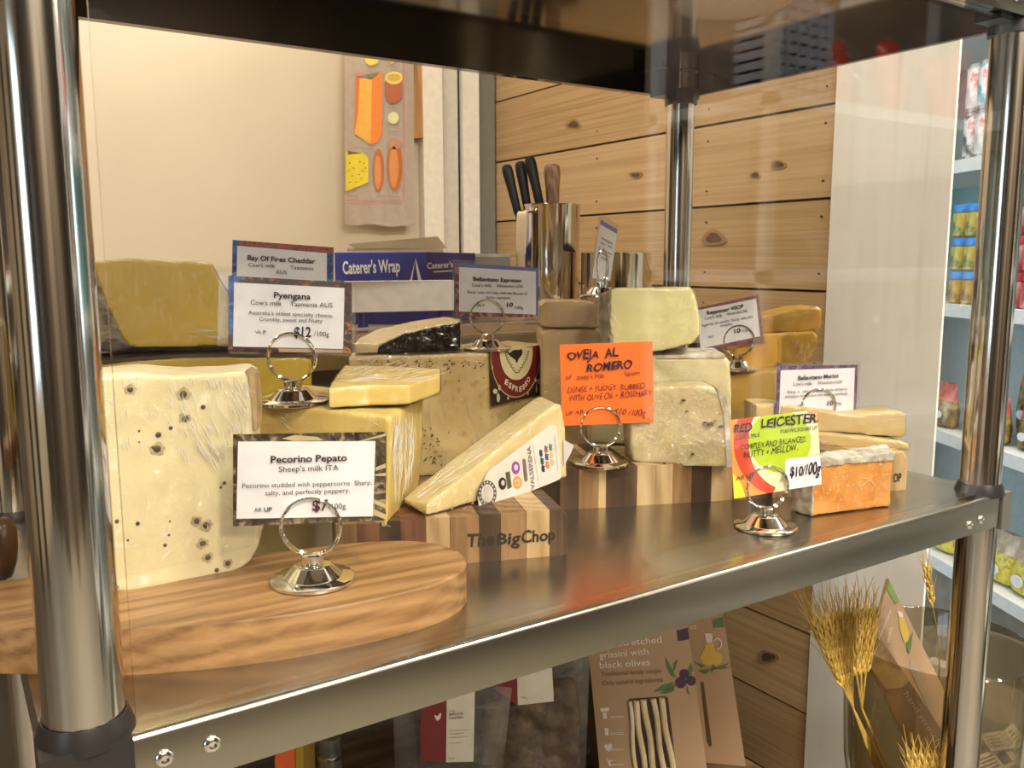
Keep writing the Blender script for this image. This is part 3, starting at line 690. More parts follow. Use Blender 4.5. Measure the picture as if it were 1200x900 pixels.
# loose end of the vacuum film
b = bmesh.new(); loft([[pf.at(*p, .001) for p in ((660, 515), (673, 522), (668, 533), (661, 546))], [pf.at(*p, .0016) for p in ((660, 515), (673, 522), (668, 533), (661, 546))]], b)
mk('film_tail', b, film('cloudy_film', (.9, .88, .85), .1, 1.4, .15, .8, 30, haze=.45), pw)

# 10 rosemary cheese group
rc, prc, _ = cheese('cheese_block', 'sparkling wrapped ivory cheese with rosemary specks standing on the long striped board',
    [(737, 462), (760, 455), (800, 452), (834, 453), (847, 461), (852, 485), (857, 547), (800, 546), (741, 541)], (737, 545, .862), (858, 548, .848), (.020, .034, 0), C_ROM, film('crinkled_film', (.99, .98, .95), .08, .3, .10, 1.0, 150, (1, 1, 1), .0011, .01), vox=.0020, wamp=.0014)
for (x, y, s) in ((801, 469, 2.5), (805, 482, 1.5), (832, 497, 4), (826, 495, 2), (779, 543, 1.8), (812, 532, 2), (845, 500, 3), (838, 493, 1.5)):
    p = prc.at(x, y, .0018); b = bmesh.new(); bmesh.ops.create_icosphere(b, subdivisions=1, radius=s*.85/FOC)
    for v in b.verts: v.co.x *= 1.6; v.co.z *= .6
    bmesh.ops.translate(b, verts=b.verts, vec=p); mk('rosemary_fleck', b, C_DARK, rc)
q = [prc.at(x, y, .0012) for x, y in ((840, 456), (850, 462), (855, 485), (859, 547), (852, 547), (848, 485))]
mk('rind_edge', prism(q, (.014, .028, 0)), C_MOLD, rc, bev=.0006)
rc2, prc2, _ = cheese('cheese_block', 'pale film-wrapped cheese block with grey rind edge behind the rosemary block',
    [(690, 418), (765, 418), (850, 417), (856, 424), (857, 500), ('z', 857, .0415), ('z', 690, .0415)], (700, 420, .925), (857, 420, .915), (.035, .05, 0), C_IVORY, WRAP, vox=.0024)
q = [prc2.at(x, y, .0012) for x, y in ((700, 417), (765, 416.5), (850, 415.5), (850, 419), (765, 420), (700, 421))]
mk('rind_band', prism(q, (.036, .052, .001)), C_MOLD, rc2, bev=.0005)
pa, pm_, pz = plane_px((712, 400, .915), (820, 400, .905)), plane_px((702, 400, .955), (820, 400, .93)), plane_px((702, 400, .985), (820, 400, .975))
Fa = [(714, 341), (722, 337), (765, 337), (808, 337), (814, 344), (820, 372), (820, 392), (812, 402), (780, 410), (760, 413), (717, 412), (713, 375)]
Fb = [(703, 345), (720, 338), (765, 337), (808, 338), (814, 344), (820, 372), (820, 392), (812, 402), (780, 409), (760, 411), (705, 405), (701, 372)]
pa_tw = pa
tw = thing('cheese_wedge', 'big pale greenish cheese wedge with grey rind above the orange card', 'cheese', pa.at(765, 413))
s0, s1, s2 = [pa.at(*p) for p in Fa], [pm_.at(*p) for p in Fb], [pz.at(*p) for p in Fb]
for s in (s0, s1, s2):
    for p in s: p.z = max(p.z, .1395)
body(loft([s0, s1, s2]), tw, C_MOLD, None, .0026, .0007, name='rind', it=2)
s0b = [pa.at(x+(1.5 if x < 730 else 0), y, .0016) for x, y in Fa]
body(prism(s0b, (.002, .004, 0)), tw, C_ROM2, WRAP, .0018, .0005, name='cut_face', it=1)
q = [[pl_.at(x, y, .0009) for x, y in Fx] for pl_, Fx in ((pa, Fa), (pm_, Fb), (pz, Fb))]
for s in q:
    c_ = sum(s, Vector())/len(s)
    for p in s: p += (p-c_).normalized()*.0008; p.z = max(p.z, .1398)
mk('top_skin', loft([[Vector((p.x, p.y, p.z)) for p in (s[2], s[3], s[4], s[3]-Vector((0, 0, .002)))] for s in q]), C_ROM2, tw)

# brownish blocks left of them
lb, plb, _ = cheese('cheese_block', 'tall tan cheese block behind the orange card, under a smaller tan piece',
    [(634, 390), (640, 386), (700, 386), (706, 390), ('z', 708, .002), ('z', 634, .002)], (634, 400, 1.02), (708, 400, 1.01), (.035, .06, 0), C_BRN, WRAP, vox=.003)
lt, plt, _ = cheese('cheese_block', 'small tan cheese piece lying on the tall tan block beside the steel jug',
    [(632, 358), (640, 353), (690, 353), (701, 356), (703, 380), (700, 385), (638, 384), (632, 380)], (634, 370, 1.02), (704, 370, 1.01), (.03, .05, 0), C_BRN, WRAP, vox=.0024)

# 11 amber cheeses
g1, _, _ = cheese('cheese_block', 'ochre cheese block at the bottom of the amber stack',
    [(853, 442), (860, 437), (925, 432), (934, 436), ('z', 936, .001), ('z', 853, .001)], (855, 440, 1.10), (932, 440, 1.08), (.035, .06, 0), C_GOUDA2, WRAP2, vox=.003)
g2, pg2, _ = cheese('cheese_wedge', 'amber cheese wedge with slanting right side, middle of the amber stack',
    [(860, 396), (870, 392), (955, 389), (959, 394), (956, 408), (946, 427), (930, 433), (862, 435)], (860, 420, 1.12), (958, 400, 1.10), (.03, .05, 0), C_GOUDA, WRAP2, vox=.0024)
g3, pg3, _ = cheese('cheese_wedge', 'amber cheese slice on top of the amber stack under the timber wall',
    [(868, 378), (893, 371), (935, 361), (958, 359), (963, 363), (962, 384), (958, 388), (866, 392)], (860, 380, 1.125), (963, 370, 1.105), (.025, .045, 0), C_GOUDA, WRAP2, vox=.0024)
# 12 corner stack
m1, pm1, _ = cheese('cheese_wedge', 'thin straw coloured cheese wedge, lower of the two on the board end',
    [(884, 510), (900, 503), (1000, 511), (1055, 517), (1065, 521), (1065, 528), (1010, 527), (884, 527)], (884, 520, .955), (1065, 520, .925), (.025, .035, 0), C_MERL, WRAP2, vox=.0020)
m2, pm2, _ = cheese('cheese_wedge', 'thick straw coloured wedge, upper of the two on the board end',
    [(886, 474), (910, 473), (1000, 487), (1056, 482), (1062, 485), (1062, 508), (1057, 513), (1000, 508), (886, 501)], (884, 490, .965), (1062, 490, .930), (.02, .035, 0), C_MERL, WRAP2, vox=.0020)
# 13 orange block with floury rind
F0, F1 = PZ(952, 606, 0), PZ(1043, 594, 0); pr = Plane(F0, F1)
back = PZ(927, 598, 0)-F0; back.z = 0
FX = [pr.at(*p) for p in ((952, 606), (1043, 594), (1047, 538), (955, 545))]; FX[0].z = FX[1].z = 0.0005
bk = [p+back for p in FX]
bk[2] = PZ(1036, 528, FX[2].z); bk[1] = Vector((bk[2].x, bk[2].y, .0005))
rd_ = thing('cheese_block', 'rusty orange cheese block with floury grey rind on the bare steel shelf', 'cheese', (F0+F1)/2)
body(loft([FX, bk]), rd_, C_RED, WRAP2, .002, .0008, it=2, wamp=.0008)
tp = [pr.at(953, 546, .002), pr.at(1000, 541, .002), pr.at(1049, 536, .002), bk[2]+Vector((.002, 0, 0)), bk[3]+Vector((-.002, 0, 0))]
zt_ = max(p.z for p in tp[:3])
t0 = [Vector((p.x, p.y, FX[3].z-.003+.001*math.sin(i*2))) for i, p in enumerate(tp)]; t1 = [Vector((p.x, p.y, FX[3].z+.0042)) for p in tp]
body(loft([t0, t1]), rd_, C_MOLD, None, .0013, .0014, 150, 'rind', 1)
lf = [FX[0]+Vector((-.0016, 0, 0)), FX[3]+Vector((-.0016, 0, 0)), bk[3]+Vector((-.0016, 0, 0)), Vector((bk[3].x-.0016, bk[3].y, .0006))]
body(prism(lf, (.003, 0, 0)), rd_, C_MOLD, None, .0013, .0012, 150, 'rind', 1)

# ---- film highlights painted as thin raised folds, whitened to read as bright streaks
FOLD_GLINT = film('film_crease', (.995, .99, .98), .12, .15, .22, haze=.42)
SHINE = film('film_shine', (.995, .99, .98), .25, .6, .10, haze=.05)
def folds(root, fn, cl, seed, m=None):
    random.seed(seed); b = bmesh.new()
    for (x0, y0, x1, y1, dx, dy, L0, n, jit) in cl:
        for _ in range(n):
            x, y = random.uniform(x0, x1), random.uniform(y0, y1); a = math.atan2(dy, dx)+random.gauss(0, jit); L_ = L0*random.uniform(.35, 1.2)
            k = random.uniform(-.12, .12); P = []
            for t in (0, .33, .66, 1): P.append(fn(x+L_*t*math.cos(a+k*t), y+L_*t*math.sin(a+k*t)))
            r = random.uniform(.00012, .00034); tube(P, r, 5, b, [r*.2, r, r*.9, r*.15])
    o = mk('film_glints', b, m or FOLD_GLINT, root, smooth=True, kind='stuff')
on = lambda p_, off: (lambda x, y: p_.at(x, y, off))
folds(pep, on(pp, .0022), [(195, 440, 285, 500, .5, 1, 22, 60, .15), (205, 495, 265, 530, .55, 1, 26, 42, .12), (262, 445, 290, 520, .45, 1, 20, 40, .15), (120, 450, 200, 520, .5, 1, 12, 24, .4), (140, 560, 290, 660, .6, 1, 7, 40, .9), (118, 440, 290, 448, .3, 1, 8, 30, .3)], 1)
folds(root_py, on(pl_py, .0045), [(212, 380, 246, 396, 1, .05, 22, 14, .05), (120, 320, 260, 400, .5, 1, 5, 18, 1), (200, 303, 262, 335, .5, 1, 12, 8, .4)], 2)
pr3 = Plane(PT(457, 487, .655), PT(457, 487, .655)+Vector((.070, .082, 0)))
folds(blk, on(pr3, .0022), [(461, 482, 487, 545, -.06, 1, 46, 70, .06), (461, 480, 487, 520, .12, 1, 26, 22, .12)], 3)
folds(blk, on(pl3, .0018), [(300, 480, 450, 505, 1, .1, 14, 16, .3), (400, 600, 450, 620, 1, .1, 12, 14, .5)], 4)
folds(sl_root, lambda x, y: PZ(x, y, .1245+.0185), [(395, 431, 500, 448, 1, -.12, 34, 40, .12), (405, 430, 440, 448, 1, -.5, 18, 14, .2)], 5)
folds(es, on(espl, .0024), [(500, 425, 566, 540, .05, 1, 30, 16, .1), (430, 424, 500, 440, 1, .1, 14, 14, .4)], 6)
folds(bk_root, on(pa_bk, .0030), [(470, 386, 536, 408, .5, -.6, 9, 60, .8), (445, 404, 475, 414, .8, -.4, 7, 22, .5)], 7, SHINE)
pt8 = Plane(PT(500, 592, .678), PT(656, 474, .788), PT(471, 584, .714))
folds(pw, on(pt8, .0034), [(480, 572, 590, 580, .78, -.62, 60, 0, .05)]+[(485+14*i, 578-11*i, 505+14*i, 584-11*i, .80, -.60, 34, 5, .08) for i in range(8)], 8)
folds(pw, on(pf, .0036), [(500, 590, 560, 605, 1, -.35, 10, 14, .5), (560, 540, 640, 560, .8, -.6, 16, 0, .2), (590, 500, 640, 515, .75, -.65, 13, 12, .15)], 9)
folds(rc, on(prc, .0026), [(742, 458, 852, 545, .5, 1, 6, 190, 1.2), (742, 456, 845, 462, 1, .1, 12, 14, .3), (790, 505, 850, 545, 1, .1, 14, 16, .3)], 10)
folds(rc2, on(prc2, .0024), [(798, 420, 852, 448, -.5, 1, 20, 22, .2), (742, 420, 790, 440, .3, 1, 10, 10, .5)], 11)
folds(tw, on(pa_tw, .0038), [(775, 345, 816, 398, .2, 1, 11, 34, .7), (712, 345, 722, 400, .45, 1, 12, 18, .2), (730, 345, 780, 400, .5, 1, 5, 14, 1)], 12)
folds(g2, on(pg2, .0022), [(880, 396, 950, 425, .8, -.4, 9, 24, .6), (935, 394, 952, 420, -.5, 1, 12, 12, .2)], 13)
folds(g3, on(pg3, .0022), [(880, 366, 955, 385, .9, -.3, 9, 22, .5)], 14)
folds(m2, on(pm2, .0022), [(1000, 486, 1058, 508, 1, -.1, 8, 22, .7)], 15)
folds(m1, on(pm1, .0022), [(1000, 514, 1058, 524, 1, .15, 9, 10, .3)], 16)
folds(rd_, on(pr, .0022), [(962, 548, 1040, 590, .3, 1, 8, 46, .8), (955, 540, 1044, 546, .5, 1, 4, 26, .6)], 17)
folds(lb, on(plb, .0022), [(640, 392, 700, 480, .5, 1, 8, 14, 1)], 18); folds(lt, on(plt, .0022), [(640, 357, 700, 380, .5, 1, 7, 16, 1)], 19)

# ================================================================== CHROME RING CARD HOLDERS
def make_holder():
    r = thing('card_holder', 'x', 'card holder')
    mk('base', lathe([(.0262, 0), (.0275, .0008), (.0275, .0026), (.0262, .0034), (.0200, .0040), (.0190, .0046), (.0125, .0112), (.0118, .0118), (.0062, .0122)], n=56), CHROME, r, smooth=True, local=True)
    mk('neck', lathe([(.0060, .0118), (.0060, .0132), (.0074, .0140), (.0074, .0180), (.0062, .0188)], n=28), CHROME, r, smooth=True, local=True)
    pts = []
    for i in range(101):
        a = 2*PI*2*i/100-PI/2; pts.append((.0192*math.cos(a), (i/100-.5)*.0058, .0372+.0192*math.sin(a)))
    mk('ring', tube(pts, .00112, 8), CHROME, r, smooth=True, local=True)
    return r
hproto = make_holder(); used_h = [False]
def holder(label, pos, yaw):
    if not used_h[0]: h = hproto; used_h[0] = True
    else:
        h = hproto.copy(); COL.objects.link(h)
        for c in hproto.children:
            d = c.copy(); COL.objects.link(d); d.parent = h
    h.location = pos; h.rotation_euler = (0, 0, yaw); h['label'] = label; h['group'] = 'chrome ring card holders'
    return h
def yaw_of(pl): return math.atan2(pl.X.y, pl.X.x)

def card(label, quad, a, b_, mborder, white=None, name='price_card', sleeve=None):
    pl = plane_px(a, b_)
    c = sum((pl.at(*q) for q in quad), Vector())/4
    root = thing(name, label, 'price card', c)
    flat('card_sheet', pl, quad, 0, mborder, root, th=.0006)
    if white: flat('white_panel', pl, white, .0003, PAPER, root, th=.0002)
    if sleeve: flat('clear_sleeve', pl, sleeve, .0012, SLEEVE, root, th=.0016)
    return root, pl
def photo(name, cols, scale=60): return mottle(name, [(i/(len(cols)-1)*.3+.35, c) for i, c in enumerate(cols)], scale*1.6, .35, bmp=0, dist=2.0)
FO = .0016
def lines(root, pl, L, m=INK, name='printed_text', off=FO, label=None):
    b = bmesh.new()
    for l in L:
        s, p, q, cap = l[:4]; bold = l[4] if len(l) > 4 else False; hand = l[5] if len(l) > 5 else 0
        text(b, s, pl, p, q, cap, off, bold, hand)
    finish_text(name, b, m, root, label)

# pecorino card
k1, kp = card('white card reading Pecorino Pepato with dark photo border, frontmost on the round-ended board', [(273, 509), (453, 506), (452, 610), (273, 617)], (273, 560, .562), (453, 560, .575),
    photo('photo_dark', [(.02, .014, .01), (.05, .035, .022), (.10, .075, .045), (.35, .26, .16)]), [(279, 517.5), (440, 517), (437, 605), (277, 608)], sleeve=None)
b = bmesh.new()
for q in (((420, 517), (452, 508), (452, 511), (426, 517)), ((440, 548), (452, 543), (452, 548), (440, 552)), ((439, 556), (452, 554), (452, 558), (439, 557.5)), ((438, 585), (452, 591), (452, 596), (438, 590)), ((437, 596), (452, 603), (452, 609), (437, 603)), ((330, 514), (345, 510), (372, 512), (380, 516), (345, 517))):
    flat('', kp, q, .0004, PAPER, None, bm=b)
mk('photo_highlights', b, plain('photo_cream', (.48, .38, .20), .4), k1)
lines(k1, kp, [('Pecorino Pepato', (317.5, 542.5), (406.7, 540), 8.2, True), ("Sheep's milk ITA", (326.7, 553), (397, 551), 6.6), ('Pecorino studded with peppercorns  Sharp,', (284, 572), (436, 568), 5.6), ('salty, and perfectly peppery.', (311, 580.5), (410, 577), 5.6), ('AR', (298, 600), (307, 599.6), 5), ('UP', (309.5, 599.6), (319, 599.2), 5, True), ('/100g', (384.5, 596.7), (405.5, 596), 6.6)])
lines(k1, kp, [('$7', (366, 598.5), (384, 597.5), 12.5, True, .5)], REDPEN, 'handwritten_price')
# pyengana card
PH = photo('photo_orange', [(.015, .012, .014), (.04, .018, .014), (.05, .02, .015), (.38, .14, .03)])
k2, kp2 = card('white card reading Pyengana with blue and brown photo border, above the pale yellow block', [(267.5, 323), (412, 331), (412.5, 414), (267.5, 412.5)], (267, 360, .690), (413, 360, .690), PH, [(274.5, 331), (403.7, 337.5), (402, 409), (273, 406)],
    sleeve=[(256, 318), (416, 330), (416, 418), (255, 405)])
flat('photo_blue', kp2, [(267.7, 323.2), (282, 324), (290, 324.5), (274.5, 331), (273.5, 395), (267.7, 390)], .0002, photo('photo_blue', [(.008, .02, .10), (.01, .06, .24), (.05, .2, .42)]), k2)
flat('photo_strip', kp2, [(327, 408.4), (402, 410), (402, 413.4), (327, 412.6)], .0004, plain('photo_pink', (.42, .28, .20), .5), k2)
lines(k2, kp2, [('Pyengana', (321, 349), (364, 351), 7, True), ("Cow's milk", (293.7, 357), (330, 358.3), 5.6), ('Tasmania AUS', (340, 358.7), (389.7, 360.5), 5.6), ("Australia's oldest specialty cheese.", (291, 368.3), (390.5, 372), 4.6), ('Crumbly, sweet and Nutty', (303.7, 376), (378, 378.3), 4.6), ('VR', (299, 391), (306, 391), 3.8), ('P', (308.5, 391), (311.7, 391), 3.8, True), ('/100g', (368, 393.5), (385.5, 394.3), 5.4)])
lines(k2, kp2, [('$12', (344, 395), (365, 395), 12, True, .4)], PEN, 'handwritten_price')
# bay of fires card
k3, kp3 = card('partly hidden card reading Bay Of Fires Cheddar with red and blue border', [(272.5, 281), (391, 290), (390, 361), (271, 353)], (272, 300, .845), (391, 300, .845), photo('photo_red', [(.20, .02, .02), (.35, .08, .06), (.12, .02, .03)]), [(278, 288), (383, 296.7), (383, 355), (277, 347)])
flat('photo_blue', kp3, [(272.7, 281.2), (283, 282), (277.5, 288), (277, 352), (271.6, 352)], .0002, MATS['photo_blue'], k3)
flat('photo_blue', kp3, [(383, 298), (390.6, 297), (390, 360), (383, 356)], .0002, MATS['photo_blue'], k3)
lines(k3, kp3, [('Bay Of Fires Cheddar', (290, 304.5), (369.5, 309), 5.6, True), ("Cow's milk", (291, 312.5), (322.5, 313.7), 4.4), ('Tasmania', (340, 315.3), (367.5, 316.7), 4.4), ('AUS', (323, 320.5), (336, 321.5), 4.4)])
# espresso card
k4, kp4 = card('white card reading Bellavitano Espresso above the coffee-rubbed block', [(533, 308), (631, 314), (630, 371.7), (534, 371)], (533, 340, .985), (631, 340, .985), photo('photo_wine', [(.05, .01, .012), (.22, .05, .05), (.45, .30, .30)]), [(538, 313), (628, 318), (628, 368.7), (538, 365)],
    sleeve=[(530, 303.5), (633.5, 312), (633, 376), (530, 373)])
flat('photo_blue', kp4, [(533.3, 308.2), (631, 314.2), (630.5, 371), (628, 368.7), (628, 318), (538, 313)], .0002, plain('photo_periwinkle', (.12, .14, .38), .4), k4)
lines(k4, kp4, [('Bellavitano Espresso', (554.7, 329), (611, 331), 4.6, True), ("Cow's milk", (553, 335.8), (576, 336.5), 3.8), ('Wisconsin USA', (582, 336.7), (613, 337.2), 3.8), ('Sharp, nutty and salty with the flavour of', (547.5, 343.6), (618, 345.6), 3.2), ('Italian espresso', (570, 349.7), (598, 350.5), 3.2), ('VR P', (558, 359.5), (568, 359.5), 3), ('/100g', (602, 361.8), (613, 362.4), 3.4)])
lines(k4, kp4, [('10', (594, 359.5), (601, 359.7), 5, True, .4)], PEN, 'handwritten_price')
# orange card
k5, kp5 = card('plain orange handwritten card reading Oveja al Romero', [(656, 404), (764.7, 400), (766, 494.7), (658.7, 499)], (657, 450, .838), (766, 450, .846), plain('orange_card', (.76, .13, .008), .55))
OQ = lambda x, y: (640+x/6, 380+y/6)
lines(k5, kp5, [('OVEJA', OQ(138, 250), OQ(372, 245), 10, True, 1), ('AL', OQ(408, 232), OQ(510, 218), 10, True, 1), ('ROMERO', OQ(285, 338), OQ(605, 308), 10, True, 1)], PEN, 'handwriting')
lines(k5, kp5, [('of', OQ(135, 388), OQ(175, 388), 6, False, 1), ("sheep's Milk", OQ(210, 386), OQ(410, 378), 5, False, 1), ('Spain', OQ(550, 362), OQ(655, 354), 5, False, 1), ('DENSE + FUDGY. RUBBED', OQ(150, 482), OQ(690, 452), 6.6, False, 1), ('WITH OLIVE OIL + ROSEMARY', OQ(158, 542), OQ(738, 502), 6.8, False, 1), ('UP AR', OQ(135, 640), OQ(262, 632), 5, False, 1), ('$10 /100g', OQ(478, 636), OQ(695, 648), 8, False, 1)], REDPEN, 'handwriting')
# red leicester card
RQ = [(855, 492.5), (957.5, 480), (963, 567.5), (860.4, 584.5)]
k6, kp6 = card('green, red and orange handwritten card reading Red Leicester at the shelf front', RQ, (857, 530, .764), (960, 530, .782), plain('card_orange', (.80, .28, .06), .5))
def disc6(px, m, o_, nm): flat(nm, kp6, px, o_, m, k6)
yl = plain('card_yellow', (.80, .66, .04), .5); rdm = plain('card_red', (.55, .06, .025), .5); crm = plain('card_cream', (.78, .74, .42), .5); grn = plain('card_green', (.42, .56, .02), .5)
disc6(clip([(850, 545), (868, 565), (876, 590), (850, 590)], RQ), yl, .0002, 'print_corner')
disc6(clip(circ(916, 518, 56, 63, 40), RQ), rdm, .0003, 'print_ring')
disc6(clip(circ(924, 518, 47, 56, 40)[:], RQ), crm, .0005, 'print_ring')
disc6(clip([(925, 540), (963, 530), (966, 572), (905, 580)], RQ), crm, .0005, 'print_ring')
disc6(clip(circ(914, 517, 36.5, 36.5, 40), RQ), grn, .0007, 'print_disc')
disc6(clip([(943, 478), (959, 478), (960.5, 497), (952, 490)], RQ), plain('card_peach', (.78, .34, .14), .5), .0008, 'print_corner')
disc6(clip([(919.7, 541), (923, 537.8), (961, 534), (964, 568), (921, 574)], RQ), PAPER, .0010, 'price_patch')
SQ = lambda x, y: (820+x/6, 420+y/6)
lines(k6, kp6, [('RED', SQ(240, 522), SQ(362, 515), 10, True, .8), ('LEICESTER.', SQ(432, 492), SQ(832, 445), 11, True, .8), ('$10/100g', SQ(628, 832), SQ(842, 815), 13, True, .8)], PEN, 'handwriting')
lines(k6, kp6, [("COW'S MILK", SQ(250, 575), SQ(425, 550), 5.5, False, 1), ('WARWICKSHIRE UK', SQ(560, 530), SQ(830, 498), 5, False, 1), ('COMPLEX AND BALANCED,', SQ(285, 645), SQ(750, 585), 7, False, 1), ('NUTTY + MELLOW.', SQ(310, 702), SQ(690, 645), 8, False, 1), ('AR UP', SQ(255, 860), SQ(385, 832), 5.5, False, 1)], PEN, 'handwriting')
# merlot card
k7, kp7 = card('white card reading Bellavitano Merlot with purple photo border', [(911, 429), (1005.5, 427.5), (1003, 486.7), (909, 487)], (910, 460, .955), (1005, 460, .965), photo('photo_purple', [(.03, .012, .05), (.10, .03, .10), (.20, .16, .30)]), [(915, 434), (1002, 431), (1000, 481.7), (913, 484)], sleeve=[(908, 425), (1008, 424), (1006, 489), (907, 490)])
lines(k7, kp7, [('Bellavitano Merlot', (935.5, 445.5), (983, 442.3), 4.8, True), ("Cow's milk", (929, 451.9), (951.7, 451), 3.9), ('Wisconsin USA', (958, 450.5), (987.5, 449), 3.9), ('Sharp, n   utty and salty. Notes of berry', (922.5, 461), (993, 457.2), 3.5), ('and plum compliment the cheese perfectly.', (920, 466.3), (994, 462.5), 3.4), ('VR P', (934, 477), (942.5, 476.3), 2.9), ('/100g', (976.7, 474.7), (986, 474.2), 3.4)])
lines(k7, kp7, [('10', (969.5, 475.3), (976, 475), 5.5, True, .4)], REDPEN, 'handwritten_price')
# reypenaer card
k8, kp8 = card('tilted white card reading Reypenaer VSOP with red photo border', [(818, 360.5), (889, 345), (895, 399), (820.5, 412)], (818, 380, 1.100), (895, 380, 1.105), photo('photo_crimson', [(.05, .012, .02), (.14, .03, .05), (.35, .06, .06), (.10, .06, .12)]), [(816, 364), (886, 350), (890.7, 394), (821, 408.5)], sleeve=[(816, 357), (891, 342), (897, 402), (817, 415)])
lines(k8, kp8, [('Reypenaer VSOP', (829, 369), (871.7, 360.9), 4.5, True), ("Cow's milk", (826, 375), (846.7, 371.2), 3.7), ('Woerden NL', (851.7, 370), (876.7, 365.3), 3.7), ('Aged for 24 months. Nutty, salty and', (822.7, 383), (882, 372.3), 3.3), ('complex.', (844, 383.4), (859, 380.6), 3.3), ('VR P', (830, 396.7), (836.7, 395.5), 2.8), ('/100g', (869, 389.4), (880, 387.5), 3.4)])
lines(k8, kp8, [('10', (860.7, 390.5), (868, 389.2), 5, True, .4)], PEN, 'handwritten_price')
# small edge-on card on top of the tan stack
a9, b9 = PT(701, 300, 1.02), PT(722, 300, 1.085)
pl9 = Plane(a9, b9)
r9 = thing('price_card', 'small blue topped card seen at an angle beside the steel jug', 'price card', pl9.at(709, 295))
flat('card_sheet', pl9, [(704, 257), (724, 268.5), (715, 329), (694.5, 326)], 0, PAPER, r9, th=.0006)
flat('blue_band', pl9, [(704.2, 257.3), (723.8, 268.8), (723, 274), (703.6, 263)], .0003, plain('band_blue', (.05, .06, .32), .4), r9)
flat('clear_sleeve', pl9, [(703.5, 250), (725, 264), (716, 331), (692.5, 328)], .0012, SLEEVE, r9, th=.0014)
b = bmesh.new()
for (x, y, x2, y2, h) in ((705, 277.5, 718, 285, 2.2), (704, 283, 709, 286, 1.6), (712, 286.5, 717.5, 290, 1.6), (702, 290, 717, 297.5, 1.4), (702.5, 294.5, 715, 301, 1.4), (705, 300.5, 711, 304, 1.4)):
    flat('', pl9, [(x, y), (x2, y2), (x2-.2, y2+h), (x-.2, y+h)], .0006, GREYINK, None, bm=b)
mk('printed_text', b, plain('soft_ink', (.25, .23, .25), .6), r9)

def hold(label, px, z, d, pl, dyaw=0):
    p = PT(px[0], px[1], d); p.z = z
    # keep the ring on the card's plane
    n = Vector((pl.n.x, pl.n.y, 0)).normalized(); off = (Vector((pl.A.x, pl.A.y, 0))-Vector((p.x, p.y, 0))).dot(n); p += n*off
    return holder(label, p, yaw_of(pl)+dyaw)
hold('chrome ring holder on the round-ended board, gripping the Pecorino Pepato card', (365, 690), BT, .567, kp)
hold('chrome ring holder on the pale yellow block, gripping the Pyengana card', (340, 466), .1240, .69, kp2)
hold('chrome ring holder hidden behind the Pyengana card, under the Bay Of Fires card', (330, 400), .1525, .845, kp3)
hold('chrome ring holder on the coffee-rubbed block, gripping the Bellavitano Espresso card', (571, 407), .1362, .985, kp4)
hold('chrome ring holder on the long striped board, gripping the orange card', (705, 541), .0400, .845, kp5)
hold('chrome ring holder on the bare steel shelf, gripping the Red Leicester card', (903, 622), 0.0, .772, kp6)
hold('chrome ring holder behind the Red Leicester card, gripping the Bellavitano Merlot card', (963, 522), .0400, .955, kp7)
hold('chrome ring holder on the ochre block, gripping the Reypenaer card', (868, 440), .0985, 1.10, kp8)
hold('chrome ring holder on the small tan piece, gripping the blue topped card', (702, 352), .1935, 1.04, pl9)

# ================================================================== ON THE COUNTER
CT = .13
BLUEB = plain('box_blue', (.030, .030, .22), .4); WHITEP = plain('white_plastic', (.86, .85, .82), .4)
def px_top(x, y, z): return PZ(x, y, z)
# wrap dispenser box
P0, P1, P2 = PT(393, 330, 1.48), PT(500, 330, 1.46), PT(557, 330, 1.62)
wb = thing('wrap_box', 'long blue box of food wrap with big white lettering', 'box', (P0.x, P0.y, CT))
zt = PT(440, 296, 1.47).z
q = [Vector((p.x, p.y, CT)) for p in (P0, P1, P2, P0+(P2-P1))]
mk('carton', prism(q, (0, 0, zt-CT)), BLUEB, wb, bev=.001)
lp1 = Plane(P0, P1); lp2 = Plane(P1, P2)
qq = [Vector((p.x, p.y, zt+.0004)) for p in (P0, P1, P1+(P2-P1)*.35, P0+(P2-P1)*.35)]
mk('lid_flap', prism(qq, (0, 0, .0015)), plain('lid_pale_blue', (.42, .50, .66), .3), wb)
b = bmesh.new(); text(b, "Caterer's Wrap", lp1, (402, 321), (469, 318.5), 14.5, .0008, True)
text(b, "Caterer's", lp2, (500.5, 315), (531, 313), 7, .0008, True)
finish_text('box_lettering', b, plain('lettering_white', (.80, .78, .76), .5), wb, 'white lettering reading Caterer\'s Wrap')
b = bmesh.new()
flat('', lp1, [(480.5, 328.5), (487, 302.5), (484, 320), (483, 328.5)], .0008, PAPER, None, bm=b); flat('', lp1, [(487, 302.5), (494, 328.5), (490, 328.5), (488, 316)], .0008, PAPER, None, bm=b)
flat('', lp2, [(508, 318), (530, 316.6), (530, 318), (508, 319.4)], .0008, PAPER, None, bm=b)
mk('droplet_print', b, MATS['lettering_white'], wb)
# white tray in front
A_, B_ = PT(410, 345, 1.30), PT(532, 345, 1.33)
wt = thing('white_tray', 'plain white plastic strip tray in front of the blue wrap box', 'tray', ((A_+B_)/2).to_tuple())
pt_ = Plane(A_, B_); q = [pt_.at(*p) for p in ((405, 330), (532, 328.5), (532, 363.5), (405, 366.5))]
mk('tray_body', prism(q, (.01, .03, 0)), WHITEP, wt, bev=.002)
for x in (425, 520): 
    c_ = pt_.at(x, 362); c_ += Vector((.006, .014, 0)); mk('foot', lathe([(.008, 0), (.008, c_.z-CT+.002)], (c_.x, c_.y, CT), 12), BLUEB, wt)
